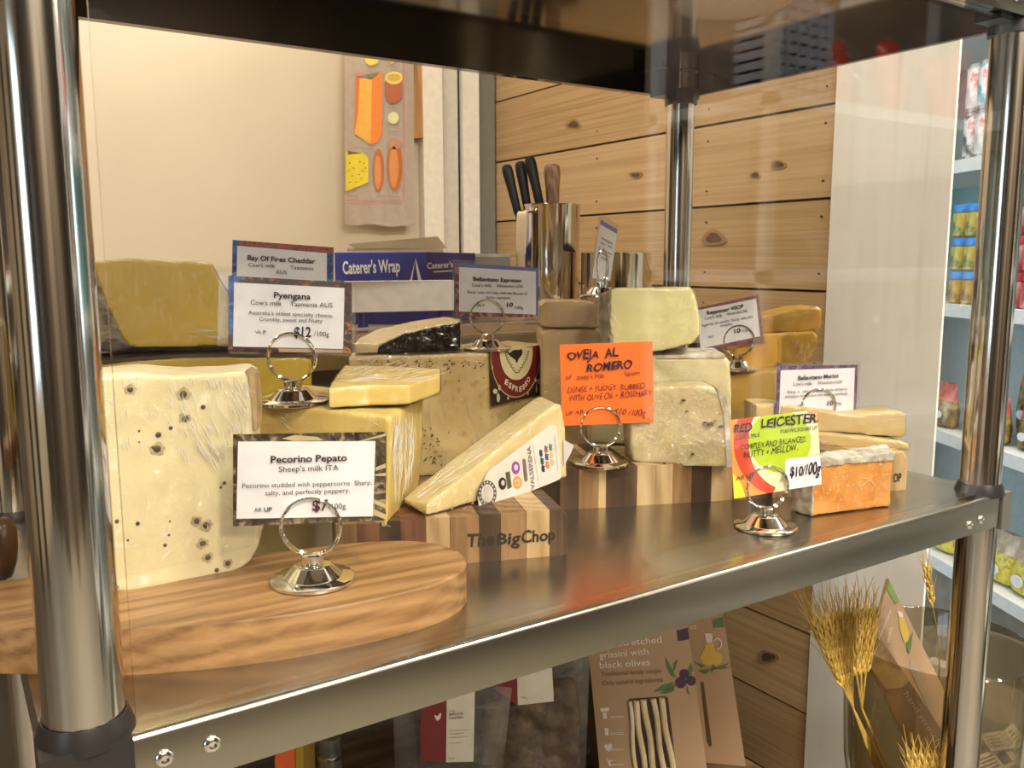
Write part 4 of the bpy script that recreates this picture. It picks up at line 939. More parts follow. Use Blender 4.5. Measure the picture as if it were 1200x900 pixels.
# cardboard box with open flap behind
A_, B_ = PT(410, 330, 1.78), PT(520, 330, 1.78)
cbx = thing('cardboard_box', 'open brown cardboard box behind the blue wrap box', 'box', (A_.x, A_.y, CT))
CARD = mottle('cardboard', [(.3, (.26, .19, .11)), (.7, (.38, .29, .18))], 8, .7, bmp=.1)
pc = Plane(A_, B_); zc = pc.at(460, 291).z; q = [Vector((p.x, p.y, CT)) for p in (A_, B_, B_+Vector((.03, .08, 0)), A_+Vector((.03, .08, 0)))]
mk('carton', prism(q, (0, 0, zc-CT)), CARD, cbx)
f = [pc.at(408, 286), pc.at(419, 293), pc.at(524, 291), pc.at(513, 277)]; mk('flap', prism(f, (.0005, .003, 0)), CARD, cbx)
# small grey tin with dark lid
A_, B_ = PT(555, 320, 1.66), PT(598, 320, 1.66)
gt = thing('storage_tin', 'flat grey box between the wrap box and the jug', 'box', (A_.x, A_.y, CT)); pg = Plane(A_, B_); zg = pg.at(575, 301).z
q = [Vector((p.x, p.y, CT)) for p in (A_, B_, B_+Vector((.03, .05, 0)), A_+Vector((.03, .05, 0)))]
mk('tin_body', prism(q, (0, 0, zg-CT)), plain('tin_grey', (.24, .22, .18), .4, .4), gt, bev=.002)
mk('tin_lid', prism([p+Vector((0, 0, zg-CT)) for p in q], (0, 0, .006)), plain('tin_lid_pale', (.42, .39, .33), .4, .3), gt, bev=.001)

# steel jug
dj = 1.46; ja, jb = PT(613, 240, dj), PT(680, 240, dj); jc = (ja+jb)/2; jr = (jb-ja).length/2; jz = PT(645, 240, dj).z
jug = thing('steel_jug', 'tall steel jug holding black handled knives', 'jug', (jc.x, jc.y, CT))
hh = jz-CT
mk('jug_body', lathe([(jr*.93, 0), (jr*.97, .004), (jr*.97, hh*.5), (jr, hh-.004), (jr*1.02, hh-.002), (jr*1.02, hh), (jr*.97, hh), (jr*.94, hh*.5), (jr*.9, .008)], (jc.x, jc.y, CT), 64), JUGSTEEL, jug, smooth=True)
hv = (-_r*.75-_f*.66); hv.z = 0; hv.normalize(); sv = Vector((-hv.y, hv.x, 0))
hp = [jc+hv*(jr*.95), jc+hv*(jr*1.28), jc+hv*(jr*1.42), jc+hv*(jr*1.42), jc+hv*(jr*1.2), jc+hv*(jr*.95)]; hz = [hh-.014, hh-.012, hh-.028, hh*.45, hh*.18, hh*.15]
hp = smooth_open([Vector((p.x, p.y, CT+z_)) for p, z_ in zip(hp, hz)], 6); secs = []
for i, p in enumerate(hp):
    t = (hp[min(i+1, len(hp)-1)]-hp[max(i-1, 0)]).normalized(); nrm = t.cross(sv); w_ = .0105
    secs.append([p+sv*w_+nrm*.0012, p-sv*w_+nrm*.0012, p-sv*w_-nrm*.0012, p+sv*w_-nrm*.0012])
mk('jug_handle', loft(secs), JUGSTEEL, jug, bev=.0006, seg=1)
def knife(label, p0, p1, r, m, blade, d, nm='kitchen_knife', cat='knife'):
    a, c = PT(p0[0], p0[1], d), PT(p1[0], p1[1], d); t = (c-a)
    k = thing(nm, label, cat, a)
    side = t.cross(_f).normalized(); fr = t.cross(side).normalized(); secs = []
    for s, w in ((0, .80), (.15, .82), (.5, .92), (.8, 1.08), (.93, 1.05), (.985, .75), (1.0, .3)):
        secs.append([a+t*s+side*(r*w*math.cos(2*PI*i/14))+fr*(r*.62*w*math.sin(2*PI*i/14)) for i in range(14)])
    mk('handle', loft(secs), m, k, smooth=True)
    tl = a-t.normalized()*blade; e = a-t.normalized()*.004+t.normalized()*.006
    mk('blade', prism([e+side*r*.7, e-side*r*.7, tl-side*r*.5, tl+side*r*.1], fr*.0015), CHROME, k)
knife('leftmost black handled knife in the steel jug', (607, 250), (593, 193), .0085, BLACKM, .06, 1.47)
knife('middle black handled knife in the steel jug', (619, 250), (609, 189), .0088, BLACKM, .06, 1.48)
knife('tallest black handled knife, right of the other two in the jug', (635, 250), (620, 183), .0088, BLACKM, .06, 1.46)
knife('brown wooden handled spreader in the steel jug', (648, 250), (647, 192), .0128, wood('walnut_handle', [(.3, (.10, .05, .02)), (.7, (.22, .12, .05))], 30, (8, 8, 1)), .06, 1.47, 'wooden_spreader', 'spreader')
# low pot
dp = 1.42; ja, jb = PT(681, 300, dp), PT(763, 300, dp); pc_ = (ja+jb)/2; prr = (jb-ja).length/2; pz_ = PT(722, 296, dp-.04).z
lpot = thing('steel_pot', 'low steel pot right of the tall jug', 'pot', (pc_.x, pc_.y, CT)); hh = pz_-CT
mk('pot_body', lathe([(prr*.96, 0), (prr, .005), (prr, hh-.002), (prr*1.015, hh), (prr*.97, hh), (prr*.96, .006)], (pc_.x, pc_.y, CT), 64), JUGSTEEL, lpot, smooth=True)

# tea towel with cheese pictures, wooden board on the wall
LIN = mottle('linen', [(.3, (.68, .56, .44)), (.7, (.76, .65, .54))], 60, .8, bmp=.2)
ptw = Plane(Vector((0, YB-.045, 0)), Vector((1, YB-.045, 0)))
tt = thing('tea_towel', 'white linen tea towel printed with orange and yellow cheeses on the back wall', 'towel', ptw.at(444, 160))
g = bmesh.new(); N_ = 24; rows = []
for j in range(15):
    row = []
    for i in range(N_+1):
        x = 404+81*i/N_+(j-7)*.05; y = 20+(262.5+3*i/N_-20)*j/14+ (1.2*math.sin(i*.5) if j == 14 else 0)
        row.append(ptw.at(x, y, -.0006-.0016*abs(math.sin(i*.42+j*.05))))
    rows.append(row)
vs = [[g.verts.new(p) for p in r_] for r_ in rows]
for j in range(14):
    for i in range(N_): g.faces.new((vs[j][i], vs[j][i+1], vs[j+1][i+1], vs[j+1][i]))
r_ = bmesh.ops.solidify(g, geom=g.faces[:], thickness=-.0018)
mk('cloth', g, LIN, tt, smooth=True)
TQ = lambda x, y: (395+x/8.18, 60+y/8.18)
US = lambda x, y: (380+x/3.333, 50+y/3.333)
def tp_(nm, pts, c, off=.0008, lab=None): flat(nm, ptw, pts, off, plain('towel_%s' % str(c), c, .8), tt, th=.0003, label=lab)
tp_('printed_cheese', [TQ(*p) for p in ((185, 255), (335, 275), (320, 895), (165, 790), (170, 600))], (.80, .42, .07))
tp_('printed_cheese', [TQ(*p) for p in ((335, 275), (432, 185), (432, 790), (390, 870), (320, 895))], (.78, .22, .04), .0009)
tp_('printed_cheese', [TQ(*p) for p in ((185, 255), (215, 258), (200, 600), (165, 790))], (.72, .16, .04), .0010)
tp_('printed_cheese', [TQ(*p) for p in ((258, 230), (410, 195), (340, 262))], (.22, .20, .08), .0010)
tp_('printed_cheese', [TQ(*p) for p in ((455, 290), (625, 240), (625, 430), (590, 480), (530, 502), (480, 480), (455, 430))], (.42, .12, .05))
tp_('printed_cheese', [TQ(*p) for p in circ(545, 255, 85, 62, 20)], (.78, .58, .14), .0010)
tp_('printed_cheese', [TQ(*p) for p in circ(545, 252, 62, 36, 18)], (.60, .38, .08), .0012)
tp_('printed_cheese', [TQ(*p) for p in circ(540, 640, 52, 58, 18)], (.70, .66, .34))
tp_('printed_cheese', [TQ(*p) for p in ((258, 55), (402, 75), (385, 120), (320, 138), (275, 110))], (.80, .62, .10)); tp_('printed_cheese', [TQ(*p) for p in ((495, 88), (560, 95), (520, 132))], (.72, .38, .16))
tp_('printed_cheese', [US(*p) for p in ((84, 425), (150, 428), (172, 450), (172, 545), (84, 582))], (.78, .62, .04))
tp_('printed_cheese', [US(*p) for p in ((92, 422), (150, 432), (92, 438))], (.20, .12, .03), .0010)
for (x, y, rx, ry) in ((212, 498, 22, 84), (275, 478, 29, 102)):
    tp_('printed_cheese', [US(*p) for p in circ(x, y, rx, ry, 22)], (.46, .14, .04)); tp_('printed_cheese', [US(*p) for p in circ(x-3, y+8, rx*.6, ry*.8, 18)], (.66, .26, .07), .0010)
tp_('printed_cheese', [US(*p) for p in circ(276, 395, 26, 22, 16)], (.52, .24, .14), .0010)
b = bmesh.new()
for (x, y) in ((100, 470), (115, 490), (140, 465), (155, 470), (110, 520), (135, 515), (150, 500), (100, 545), (125, 545), (145, 530), (160, 490), (95, 500)):
    flat('', ptw, [US(*p) for p in circ(x, y, 4, 3, 6)], .0012, BURN, None, bm=b)
mk('printed_holes', b, plain('towel_hole', (.42, .24, .02), .8), tt)
b = bmesh.new()
for q in (((84, 614), (312, 616), (312, 619), (84, 618)), ((309, 60), (312, 60), (312, 617), (309, 617)), ((122, 118), (150, 116), (152, 130), (124, 132))): flat('', ptw, [US(*p) for p in q], .0008, BURN, None, bm=b)
mk('printed_border', b, plain('towel_pink', (.66, .22, .20), .8), tt)
b = bmesh.new()
for (x, y, w_) in ((150, 413, 46), (88, 597, 42), (205, 598, 30), (250, 598, 42), (250, 245, 30), (248, 345, 42), (170, 97, 30), (258, 97, 26)):
    flat('', ptw, [US(x, y), US(x+w_, y), US(x+w_, y+3), US(x, y+3)], .0009, GREYINK, None, bm=b)
mk('printed_captions', b, plain('towel_caption', (.40, .33, .28), .8), tt)
pwb = Plane(Vector((0, YB-.028, 0)), Vector((1, YB-.028, 0)))
wbd = thing('wall_board', 'narrow honey wooden board hanging behind the tea towel', 'board', pwb.at(490, 120))
q = [pwb.at(*p) for p in ((475, 20), (498, 20), (498.5, 159), (497, 161.5), (475, 162))]
mk('board_panel', prism(q, (0, .024, 0)), wood('hanging_board', [(.3, (.36, .18, .06)), (.7, (.56, .32, .13))], 8, (9, 9, 1)), wbd, bev=.003)
q = [pwb.at(*p, .012) for p in ((472, 40), (484, 40), (484, 152), (478, 158), (472, 158))]
mk('board_handle', prism(q, (0, .012, 0)), MATS['hanging_board'], wbd, bev=.003)

# ================================================================== BELOW THE SHELF
LZ = -.52
crate = thing('wooden_crate', 'low dark wooden crate on the trolley base under the dry goods', 'crate', (.4, .2, LZ))
CRW = wood('crate_wood', [(.3, (.05, .03, .015)), (.7, (.13, .08, .04))], 6, (1, 9, 9))
for y in (.03, .12, .21, .30, .39): mk('slat', box((.03, y, -.352), (.70, y+.075, -.34)), CRW, crate)
for x in (.03, .685): mk('side_panel', box((x, .03, LZ), (x+.015, .465, -.352)), CRW, crate)
KR = mottle('kraft_card', [(.3, (.27, .165, .085)), (.7, (.37, .24, .135))], 3, .6, bmp=.05)
KRW = plain('kraft_print_white', (.58, .50, .42), .6); KRD = plain('kraft_print_brown', (.16, .075, .035), .6)
def grissini_box(label, quad, a, b_, back, zb=-.3395):
    pl = plane_px(a, b_); f_ = [pl.at(*p) for p in quad]
    # extend to what it stands on
    for i in (2, 3):
        top = f_[3-i] if i == 3 else f_[1]
        top = f_[1] if i == 2 else f_[0]
        d = f_[i]-top; s = (zb-top.z)/d.z; f_[i] = top+d*s
    bk = [p+Vector(back) for p in f_]
    root = thing('grissini_box', label, 'box', (sum(f_, Vector())/4).to_tuple())
    mk('carton', loft([f_, bk]), KR, root, bev=.0008, seg=1)
    return root, pl
gb, gp = grissini_box('brown box of black olive grissini with a window, under the steel shelf', [(683, 690), (800, 690), (829, 905), (703, 905)], (690, 780, .93), (808, 780, .915), (.03, .055, 0))
GQ = lambda x, y: (680+x/4.5, 700+y/4.5)
b = bmesh.new(); text(b, 'hand stretched', gp, GQ(75, 268), GQ(430, 238), 8, .0006); text(b, 'grissini with', gp, GQ(102, 322), GQ(360, 300), 8, .0006); text(b, 'black olives', gp, GQ(105, 375), GQ(370, 357), 8, .0006)
finish_text('box_lettering', b, KRW, gb, 'white lettering reading grissini with black olives')
b = bmesh.new(); text(b, 'Traditional family recipe', gp, GQ(112, 417), GQ(428, 398), 6, .0006); text(b, 'Only natural ingredients', gp, GQ(118, 465), GQ(435, 445), 6, .0006)
finish_text('box_lettering', b, KRD, gb)
b = bmesh.new()
for q in (((105, 585), (150, 580), (152, 600), (108, 604)), ((118, 610), (138, 608), (140, 640), (122, 640)), ((128, 690), (148, 690), (150, 728), (130, 728))): flat('', gp, [GQ(*p) for p in q], .0006, KRW, None, bm=b)
flat('', gp, [GQ(*p) for p in ((125, 785), (135, 772), (147, 780), (158, 770), (168, 780), (165, 797), (150, 815), (132, 800))], .0006, KRW, None, bm=b)
flat('', gp, [GQ(*p) for p in ((138, 845), (150, 862), (178, 858), (155, 870), (165, 892), (150, 888), (148, 872))], .0006, KRW, None, bm=b)
for y in (628, 635, 715, 722, 800, 806, 880, 886): flat('', gp, [GQ(158, y), GQ(228, y-2), GQ(228, y), GQ(158, y+2)], .0006, KRW, None, bm=b)
mk('printed_icons', b, KRW, gb)
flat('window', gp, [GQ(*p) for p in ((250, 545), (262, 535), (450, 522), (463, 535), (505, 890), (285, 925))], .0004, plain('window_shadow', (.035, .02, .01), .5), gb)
GRS = mottle('grissini_crust', [(.3, (.40, .29, .15)), (.7, (.62, .50, .31))], 25, .7, bmp=.6)
for i, (x0, y0, x1, y1, w) in enumerate(((262, 548, 292, 920, 12), (292, 545, 340, 915, 16), (335, 540, 388, 915, 17), (385, 535, 440, 910, 16), (425, 530, 488, 905, 17))):
    ps = [gp.at(*GQ(x0+(x1-x0)*t+4*math.sin(i*2+t*7), y0+(y1-y0)*t), .0012) for t in [j/9 for j in range(10)]]
    mk('breadstick', tube(ps, w/4.5*.93/FOC, 8), GRS, gb, smooth=True)
b = bmesh.new()
GRL = plain('olive_leaf_print', (.075, .12, .04), .6); OLV = plain('olive_print', (.045, .02, .045), .5)
for q in (((447, 312), (470, 350), (508, 425), (480, 415), (455, 365)), ((515, 325), (505, 370), (490, 395), (492, 350)), ((385, 500), (430, 465), (490, 445), (470, 490)), ((420, 505), (500, 455), (495, 495), (450, 510)), ((560, 460), (580, 515), (562, 500)), ((520, 480), (585, 345), (595, 380), (580, 420))): flat('', gp, [GQ(*p) for p in q], .0006, GRL, None, bm=b)
mk('leaf_print', b, GRL, gb)
b = bmesh.new()
for (x, y, r) in ((530, 450, 30), (548, 405, 26), (585, 440, 26)): flat('', gp, [GQ(*p) for p in circ(x, y, r, r, 14)], .0007, OLV, None, bm=b)
mk('olive_print', b, OLV, gb)
flat('printed_square', gp, [GQ(*p) for p in ((510, 175), (568, 160), (575, 222), (516, 232))], .0006, OLV, gb)
gb2, gp2 = grissini_box('brown box of olive oil grissini standing behind the black olive one', [(795, 690), (843, 690), (875, 905), (826, 905)], (800, 780, 1.00), (860, 780, .99), (.03, .055, 0))
flat('printed_square', gp2, [GQ(*p) for p in ((697, 118), (752, 100), (760, 158), (703, 160))], .0006, GRL, gb2)
b = bmesh.new(); text(b, 'ed', gp2, GQ(582, 170), GQ(612, 165), 7, .0006); finish_text('box_lettering', b, KRW, gb2)
flat('oil_print', gp2, [GQ(*p) for p in ((665, 240), (700, 240), (712, 280), (750, 310), (745, 345), (715, 360), (650, 355), (630, 320), (650, 280))], .0006, plain('oil_print', (.46, .30, .05), .5), gb2)
flat('oil_print', gp2, [GQ(*p) for p in ((655, 190), (695, 190), (698, 238), (666, 240))], .0007, plain('oil_glass_print', (.50, .45, .36), .5), gb2)
mk('oil_handle_print', tube([gp2.at(*GQ(722+22*math.cos(a), 245+28*math.sin(a)), .0008) for a in [(-150+30*i)*PI/180 for i in range(9)]], .0008, 6), KRW, gb2)
b = bmesh.new()
for q in (((600, 340), (660, 360), (640, 370)), ((620, 385), (700, 375), (660, 405)), ((690, 380), (790, 345), (740, 380)), ((690, 400), (700, 350), (715, 370)), ((740, 365), (795, 370), (750, 380))): flat('', gp2, [GQ(*p) for p in q], .0008, GRL, None, bm=b)
mk('leaf_print', b, GRL, gb2)
flat('side_slot', gp2, [GQ(*p) for p in ((635, 450), (650, 445), (695, 780), (682, 790), (668, 760))], .0005, plain('slot_shadow', (.08, .045, .02), .5), gb2)

def bag(label, quad, a, b_, thick, fill, filltop, labelq, zb=-.3395):
    pl = plane_px(a, b_); root = thing('snack_bag', label, 'bag', pl.at(*quad[3]))
    nx, ny = 16, 18; f_ = [pl.at(*p) for p in quad]; bm = bmesh.new(); S_ = []
    for sgn in (1, -1):
        g = []
        for j in range(ny+1):
            row = []
            for i in range(nx+1):
                s, t = i/nx, j/ny
                p = (f_[0]*(1-s)+f_[1]*s)*(1-t)+(f_[3]*(1-s)+f_[2]*s)*t
                bul = thick*(math.sin(PI*s)**.6)*min(1, t*1.6+.02)*(1+.25*noise.noise(Vector((s*4, t*5, sgn*3+a[0]))))
                row.append(bm.verts.new(p+pl.n*(bul*sgn)))
            g.append(row)
        for j in range(ny):
            for i in range(nx): bm.faces.new((g[j][i], g[j][i+1], g[j+1][i+1], g[j+1][i]))
    bmesh.ops.remove_doubles(bm, verts=bm.verts, dist=.00005)
    mk('bag_film', bm, BAGF, root, smooth=True)
    if fill:
        cen = sum(f_, Vector())/4; f2 = [pl.at(*q) for q in filltop]
        body(loft([[p+pl.n*thick*.8 for p in f2], [p-pl.n*thick*.8 for p in f2]]), root, fill, None, .004, .006, 60, 'bag_contents', 2)
    return root, pl
SEED = mottle('dark_snack', [(.3, (.03, .018, .01)), (.6, (.10, .065, .035)), (.8, (.22, .15, .08))], 60, .7, bmp=.9)
BG = lambda x, y: (440+x/4.615, 720+y/4.615)
def bag_label(root, pl, redq, whq, off, words=None):
    flat('label', pl, redq, off, plain('bag_label_red', (.14, .014, .012), .5), root, label='maroon half of the label'); flat('label', pl, whq, off+.0001, plain('bag_label_cream', (.52, .48, .38), .5), root)
    if words:
        b = bmesh.new()
        for w in words: text(b, *w[:1], pl, w[1], w[2], w[3], off+.0006, w[4] if len(w) > 4 else False)
        finish_text('printed_text', b, GREYINK, root)
b1, bp1 = bag('clear zip bag with maroon and cream label, left of the darker bag', [(459, 790), (600, 806), (582, 960), (465, 960)], (460, 830, .80), (600, 830, .80), .020, SEED, [(470, 905), (580, 905), (580, 955), (470, 955)], None)
bag_label(b1, bp1, [BG(246, 500), BG(386, 440), BG(382, 800), BG(242, 796)], [BG(386, 440), BG(538, 400), BG(530, 797), BG(382, 800)], .0275,
    [('THE', BG(398, 530), BG(430, 527), 2.2), ('MUSCATEL', BG(398, 548), BG(478, 543), 3, True), ('CLUSTERS', BG(398, 568), BG(476, 563), 3, True), ('Hand harvested in', BG(397, 632), BG(498, 628), 1.6), ('the vineyard then', BG(397, 650), BG(480, 645), 1.6), ('carefully dried on', BG(397, 668), BG(498, 664), 1.6), ('racks', BG(397, 700), BG(470, 696), 1.6), ('200g', BG(395, 785), BG(428, 782), 2)])
b = bmesh.new(); flat('', bp1, [BG(*p) for p in ((318, 545), (335, 550), (350, 533), (356, 535), (352, 560), (340, 576), (328, 572))], .0282, KRW, None, bm=b); mk('bird_print', b, KRW, b1)
mk('zip_seal', tube([bp1.at(545, 829, .006), bp1.at(594, 829, .002)], .0012, 6), BAGF, b1)
b2, bp2 = bag('clear bag of dark dried goods with half hidden label, right of the maroon labelled one', [(556, 770), (692, 750), (684, 960), (560, 960)], (560, 830, .88), (690, 830, .88), .022, SEED, [(566, 815), (676, 790), (676, 955), (566, 955)], None)
bag_label(b2, bp2, [BG(640, 400), BG(640, 340), BG(768, 310), BG(770, 500)], [BG(766, 310), BG(955, 290), BG(965, 470), BG(770, 492)], .0290, [('1kg', BG(790, 455), BG(815, 452), 2.4)])
# glass jar, orange card and yellow strip at the far left below
dj = .95; ja, jb = PT(372, 890, dj), PT(402, 890, dj); jc = (ja+jb)/2; jr = (jb-ja).length/2; jz = PT(387, 884, dj).z
gj = thing('glass_jar', 'clear glass jar under the shelf beside the orange ticket', 'jar', (jc.x, jc.y, -.34))
mk('jar_body', lathe([(jr, 0), (jr, jz+.34), (jr*.9, jz+.344), (jr*.9, jz+.36), (jr*.8, jz+.362), (jr*.8, jz+.345), (jr*.92, jz+.33), (jr*.92, .004)], (jc.x, jc.y, -.34), 32), film('jar_glass', (.85, .83, .76), .10, 1.4, .06, haze=.06), gj, smooth=True)
mk('jar_rim', lathe([(jr*1.02, 0), (jr*1.05, .002), (jr*1.02, .004), (jr*.9, .004), (jr*.9, 0)], (jc.x, jc.y, jz-.001), 32), CHROME, gj, smooth=True)
mk('jar_contents', lathe([(jr*.85, 0), (jr*.85, jz+.34-.03)], (jc.x, jc.y, -.336), 24), SEED, gj, smooth=True)
a_, b_ = PT(322, 890, .86), PT(345, 890, .86); pq = Plane(a_, b_)
oc = thing('orange_ticket', 'small orange ticket under the shelf near the left bolts', 'ticket', pq.at(335, 890)); q = [pq.at(*p) for p in ((322, 888), (330, 870), (345, 866), (345, 920), (320, 920))]; q[3].z = q[4].z = -.3395
mk('ticket_sheet', prism(q, (.001, .002, 0)), plain('ticket_orange', (.62, .10, .03), .5), oc)
a_, b_ = PT(346, 890, .88), PT(355, 890, .88); pq = Plane(a_, b_)
ys = thing('yellow_box', 'narrow mustard yellow carton edge beside the orange ticket', 'box', pq.at(350, 890)); q = [pq.at(*p) for p in ((346, 866), (355, 864), (356, 920), (346, 920))]; q[2].z = q[3].z = -.3395
mk('carton', prism(q, (.03, .05, 0)), plain('mustard_card', (.42, .26, .04), .5), ys)

# dark glass bowl with wheat ears and a leaning grissini box, at the right below
vc = PT(1092, 860, 1.05); vb = thing('glass_bowl', 'smoky glass bowl at the right below the shelf holding wheat and a carton', 'bowl', (vc.x, vc.y, LZ))
SMK = film('smoky_glass', (.74, .69, .58), .06, 1.3, .05)
rim = PT(1005, 765, 1.0).z; R0 = .105
hh = rim-LZ
mk('bowl_body', lathe([(.05, 0), (.075, .02), (.098, hh*.5), (R0, hh), (R0-.003, hh+.001), (R0-.005, hh-.002), (.093, hh*.5), (.07, .026)], (vc.x, vc.y, LZ), 56), SMK, vb, smooth=True)
WH = mottle('wheat_straw', [(.3, (.40, .24, .035)), (.7, (.66, .45, .10))], 60, .55, bmp=.2)
random.seed(3)
def ear(base, tip, length, ngr, awn, spread, bm):
    base, tip = Vector(base), Vector(tip); t = (tip-base).normalized(); u_ = t.cross(Vector((.2, .9, .1))).normalized(); v_ = t.cross(u_)
    for i in range(ngr):
        s = i/ngr; ang = i*2.4; side = u_*math.cos(ang)+v_*math.sin(ang); c = base+t*(length*s)+side*.0022
        g = bmesh.ops.create_icosphere(bm, subdivisions=1, radius=1); ax = (t+side*.35).normalized(); p1 = ax.cross(v_).normalized(); p2 = ax.cross(p1)
        for vv in g['verts']: co = vv.co.copy(); vv.co = c+ax*(co.z*.0062)+p1*(co.x*.0022)+p2*(co.y*.0022)
        e = c+ax*.005; d_ = (t+side*spread*random.uniform(.5, 1.2)).normalized(); L_ = awn*random.uniform(.7, 1.1)
        tube([e, e+d_*L_*.5, e+d_*L_+side*.004], .00045, 4, bm, [.0006, .0005, .0002])
def sheaf(name, label, ears, stems, zb, **k):
    root = thing(name, label, 'wheat', Vector(stems[0][1]))
    for (a, c, L_, n, aw, sp) in ears:
        bm = bmesh.new(); ear(a, c, L_, n, aw, sp, bm); mk('wheat_ear', bm, WH, root)
    for st in stems: mk('stem', tube(st, .0012, 6), WH, root)
    return root
e_ = []; st_ = []
for i in range(7):
    a = PT(985+i*2.4, 800-i*1.5, .97+.008*i); c = PT(942+i*9.5, 700+abs(i-3)*2, .97+.008*i); e_.append((a, c, .078, 26, .040, .10)); st_.append([a, PT(1000, 830, 1.0), Vector((vc.x-.03+.006*i, vc.y, LZ+.03))])
sheaf('wheat_sheaf', 'thick bundle of golden wheat ears leaning left out of the smoky bowl', e_, st_, LZ)
e_ = []; st_ = []
for i in range(3):
    a = PT(1003+i*6, 786, .965+.01*i); c = PT(1010+i*9, 700, .965+.01*i); e_.append((a, c, .072, 24, .034, .07)); st_.append([a, PT(1010, 830, 1.0), Vector((vc.x-.01+.006*i, vc.y-.01, LZ+.03))])
sheaf('wheat_sheaf', 'slim upright bundle of wheat ears beside the leaning carton', e_, st_, LZ)
a = PT(1092, 706, 1.16); c = PT(1082, 652, 1.16)
sheaf('wheat_stalk', 'single drooping wheat ear near the right post', [(a, PT(1082, 640, 1.16), .052, 16, .03, .12)], [[a, PT(1100, 750, 1.16), PT(1101, 800, 1.15), PT(1101, 900, 1.12)], [PT(1101, 800, 1.15), PT(1099, 840, 1.14), Vector((vc.x+.02, vc.y+.03, LZ+.03))]], LZ)
e_ = []; st_ = []
for i in range(5):
    a = PT(1068+i*7.5, 915, .955); c = PT(1064+i*8.5, 870, .955); e_.append((a, c, .030, 9, .028, .2)); st_.append([a, PT(1080, 940, .98), Vector((vc.x-.02, vc.y-.02, LZ+.03))])
sheaf('wheat_sheaf', 'short wheat tips poking up at the lower right corner of the carton', e_, st_, LZ)
# leaning carton
Lq = [PT(1040, 680, 1.06), PT(1008, 748, 1.03), PT(1088, 915, 1.0), PT(1112, 850, 1.03)]
EQ = lambda x, y: (930+x/3.461, 640+y/3.461)
A3, B3, C3 = PT(*EQ(385, 130), 1.06), PT(*EQ(330, 345), 1.00), PT(*EQ(600, 640), 1.04)
p3 = Plane(A3, B3, C3)   # front panel
gb3 = thing('grissini_box', 'brown carton of stretched breadsticks leaning out of the smoky glass bowl', 'box', p3.at(*EQ(450, 500)))
Fc = [p3.at(*EQ(*p)) for p in ((385, 130), (330, 345), (430, 470), (640, 840), (700, 760), (600, 600))]
mk('carton', prism([p3.at(*EQ(*p)) for p in ((385, 130), (332, 340), (600, 745), (640, 660), (600, 560))], -p3.n*.004), KR, gb3)
D3 = PT(*EQ(300, 470), 1.01); E3 = PT(*EQ(590, 900), .985); p4 = Plane(B3, p3.at(*EQ(600, 745)), D3)
mk('carton', prism([p4.at(*EQ(*p)) for p in ((332, 340), (600, 745), (610, 960), (500, 880), (300, 470))], -p4.n*.03), KR, gb3)
flat('window', p4, [EQ(*p) for p in ((325, 370), (345, 380), (460, 530), (470, 545), (440, 575), (375, 580), (320, 505), (305, 460))], .0006, mottle('window_bread', [(.35, (.20, .12, .05)), (.5, (.46, .32, .15)), (.7, (.58, .44, .24))], 18, .5), gb3)
flat('window', p3, [EQ(*p) for p in ((475, 460), (485, 462), (570, 650), (572, 680), (560, 685), (470, 500))], .0006, plain('window_dull', (.30, .23, .15), .4), gb3)
flat('printed_square', p3, [EQ(*p) for p in ((385, 130), (377, 170), (410, 235), (428, 225))], .0006, plain('box_green', (.13, .20, .05), .5), gb3)
b = bmesh.new(); text(b, 'hand stretched', p4, EQ(445, 600), EQ(610, 845), 6.5, .0008, depth_up=_r*.9+_u*.5)
text(b, 'rosemary', p3, EQ(350, 380), EQ(398, 265), 5, .0008, depth_up=-_r); text(b, 'with', p3, EQ(384, 398), EQ(402, 335), 5, .0008, depth_up=-_r)
finish_text('box_lettering', b, KRW, gb3, 'white lettering reading hand stretched')
flat('oil_print', p3, [EQ(*p) for p in ((425, 275), (445, 290), (468, 350), (465, 385), (450, 395), (432, 340))], .0008, MATS['oil_print'], gb3)
flat('leaf_print', p3, [EQ(*p) for p in ((458, 395), (485, 345), (478, 400), (470, 435), (460, 425))], .0009, GRL, gb3)
flat('oil_print', p3, [EQ(*p) for p in ((418, 262), (440, 268), (446, 290), (430, 285))], .0009, MATS['oil_glass_print'], gb3)

# ================================================================== AISLE BEYOND THE TIMBER WALL
hd = Vector((math.sin(math.radians(27.8)), math.cos(math.radians(27.8)), 0)); nrm = Vector((hd.y, -hd.x, 0))
S0 = PT(1100, 355, 2.5); S0.z = 0
def unit_pt(t, dpt, z): p = S0+hd*t+nrm*dpt; return Vector((p.x, p.y, z))
su = thing('shelf_unit', 'white grocery shelving unit across the aisle beyond the timber wall', 'shelf unit', unit_pt(-.3, .2, -.9))
SHZ = (-.62, -.25, .112, .506, .90)
WHS = plain('shelf_white', (.66, .68, .66), .45)
for z in SHZ:
    q = [unit_pt(-1.6, 0, z), unit_pt(.55, 0, z), unit_pt(.55, .36, z), unit_pt(-1.6, .36, z)]
    mk('shelf', prism(q, (0, 0, -.035)), WHS, su)
q = [unit_pt(-1.6, .36, -.9), unit_pt(.55, .36, -.9), unit_pt(.55, .38, -.9), unit_pt(-1.6, .38, -.9)]
mk('back_panel', prism(q, (0, 0, 2.2)), plain('unit_back', (.36, .40, .37), .6), su)
q = [unit_pt(-1.6, .03, -.9), unit_pt(.55, .03, -.9), unit_pt(.55, .05, -.9), unit_pt(-1.6, .05, -.9)]
mk('kick_panel', prism(q, (0, 0, .24)), CONCRETE, su)
q = [unit_pt(-1.6, .33, .112), unit_pt(.55, .33, .112), unit_pt(.55, .36, .112), unit_pt(-1.6, .36, .112)]
mk('back_panel', prism(q, (0, 0, .36)), plain('unit_back_teal', (.20, .38, .38), .6), su)
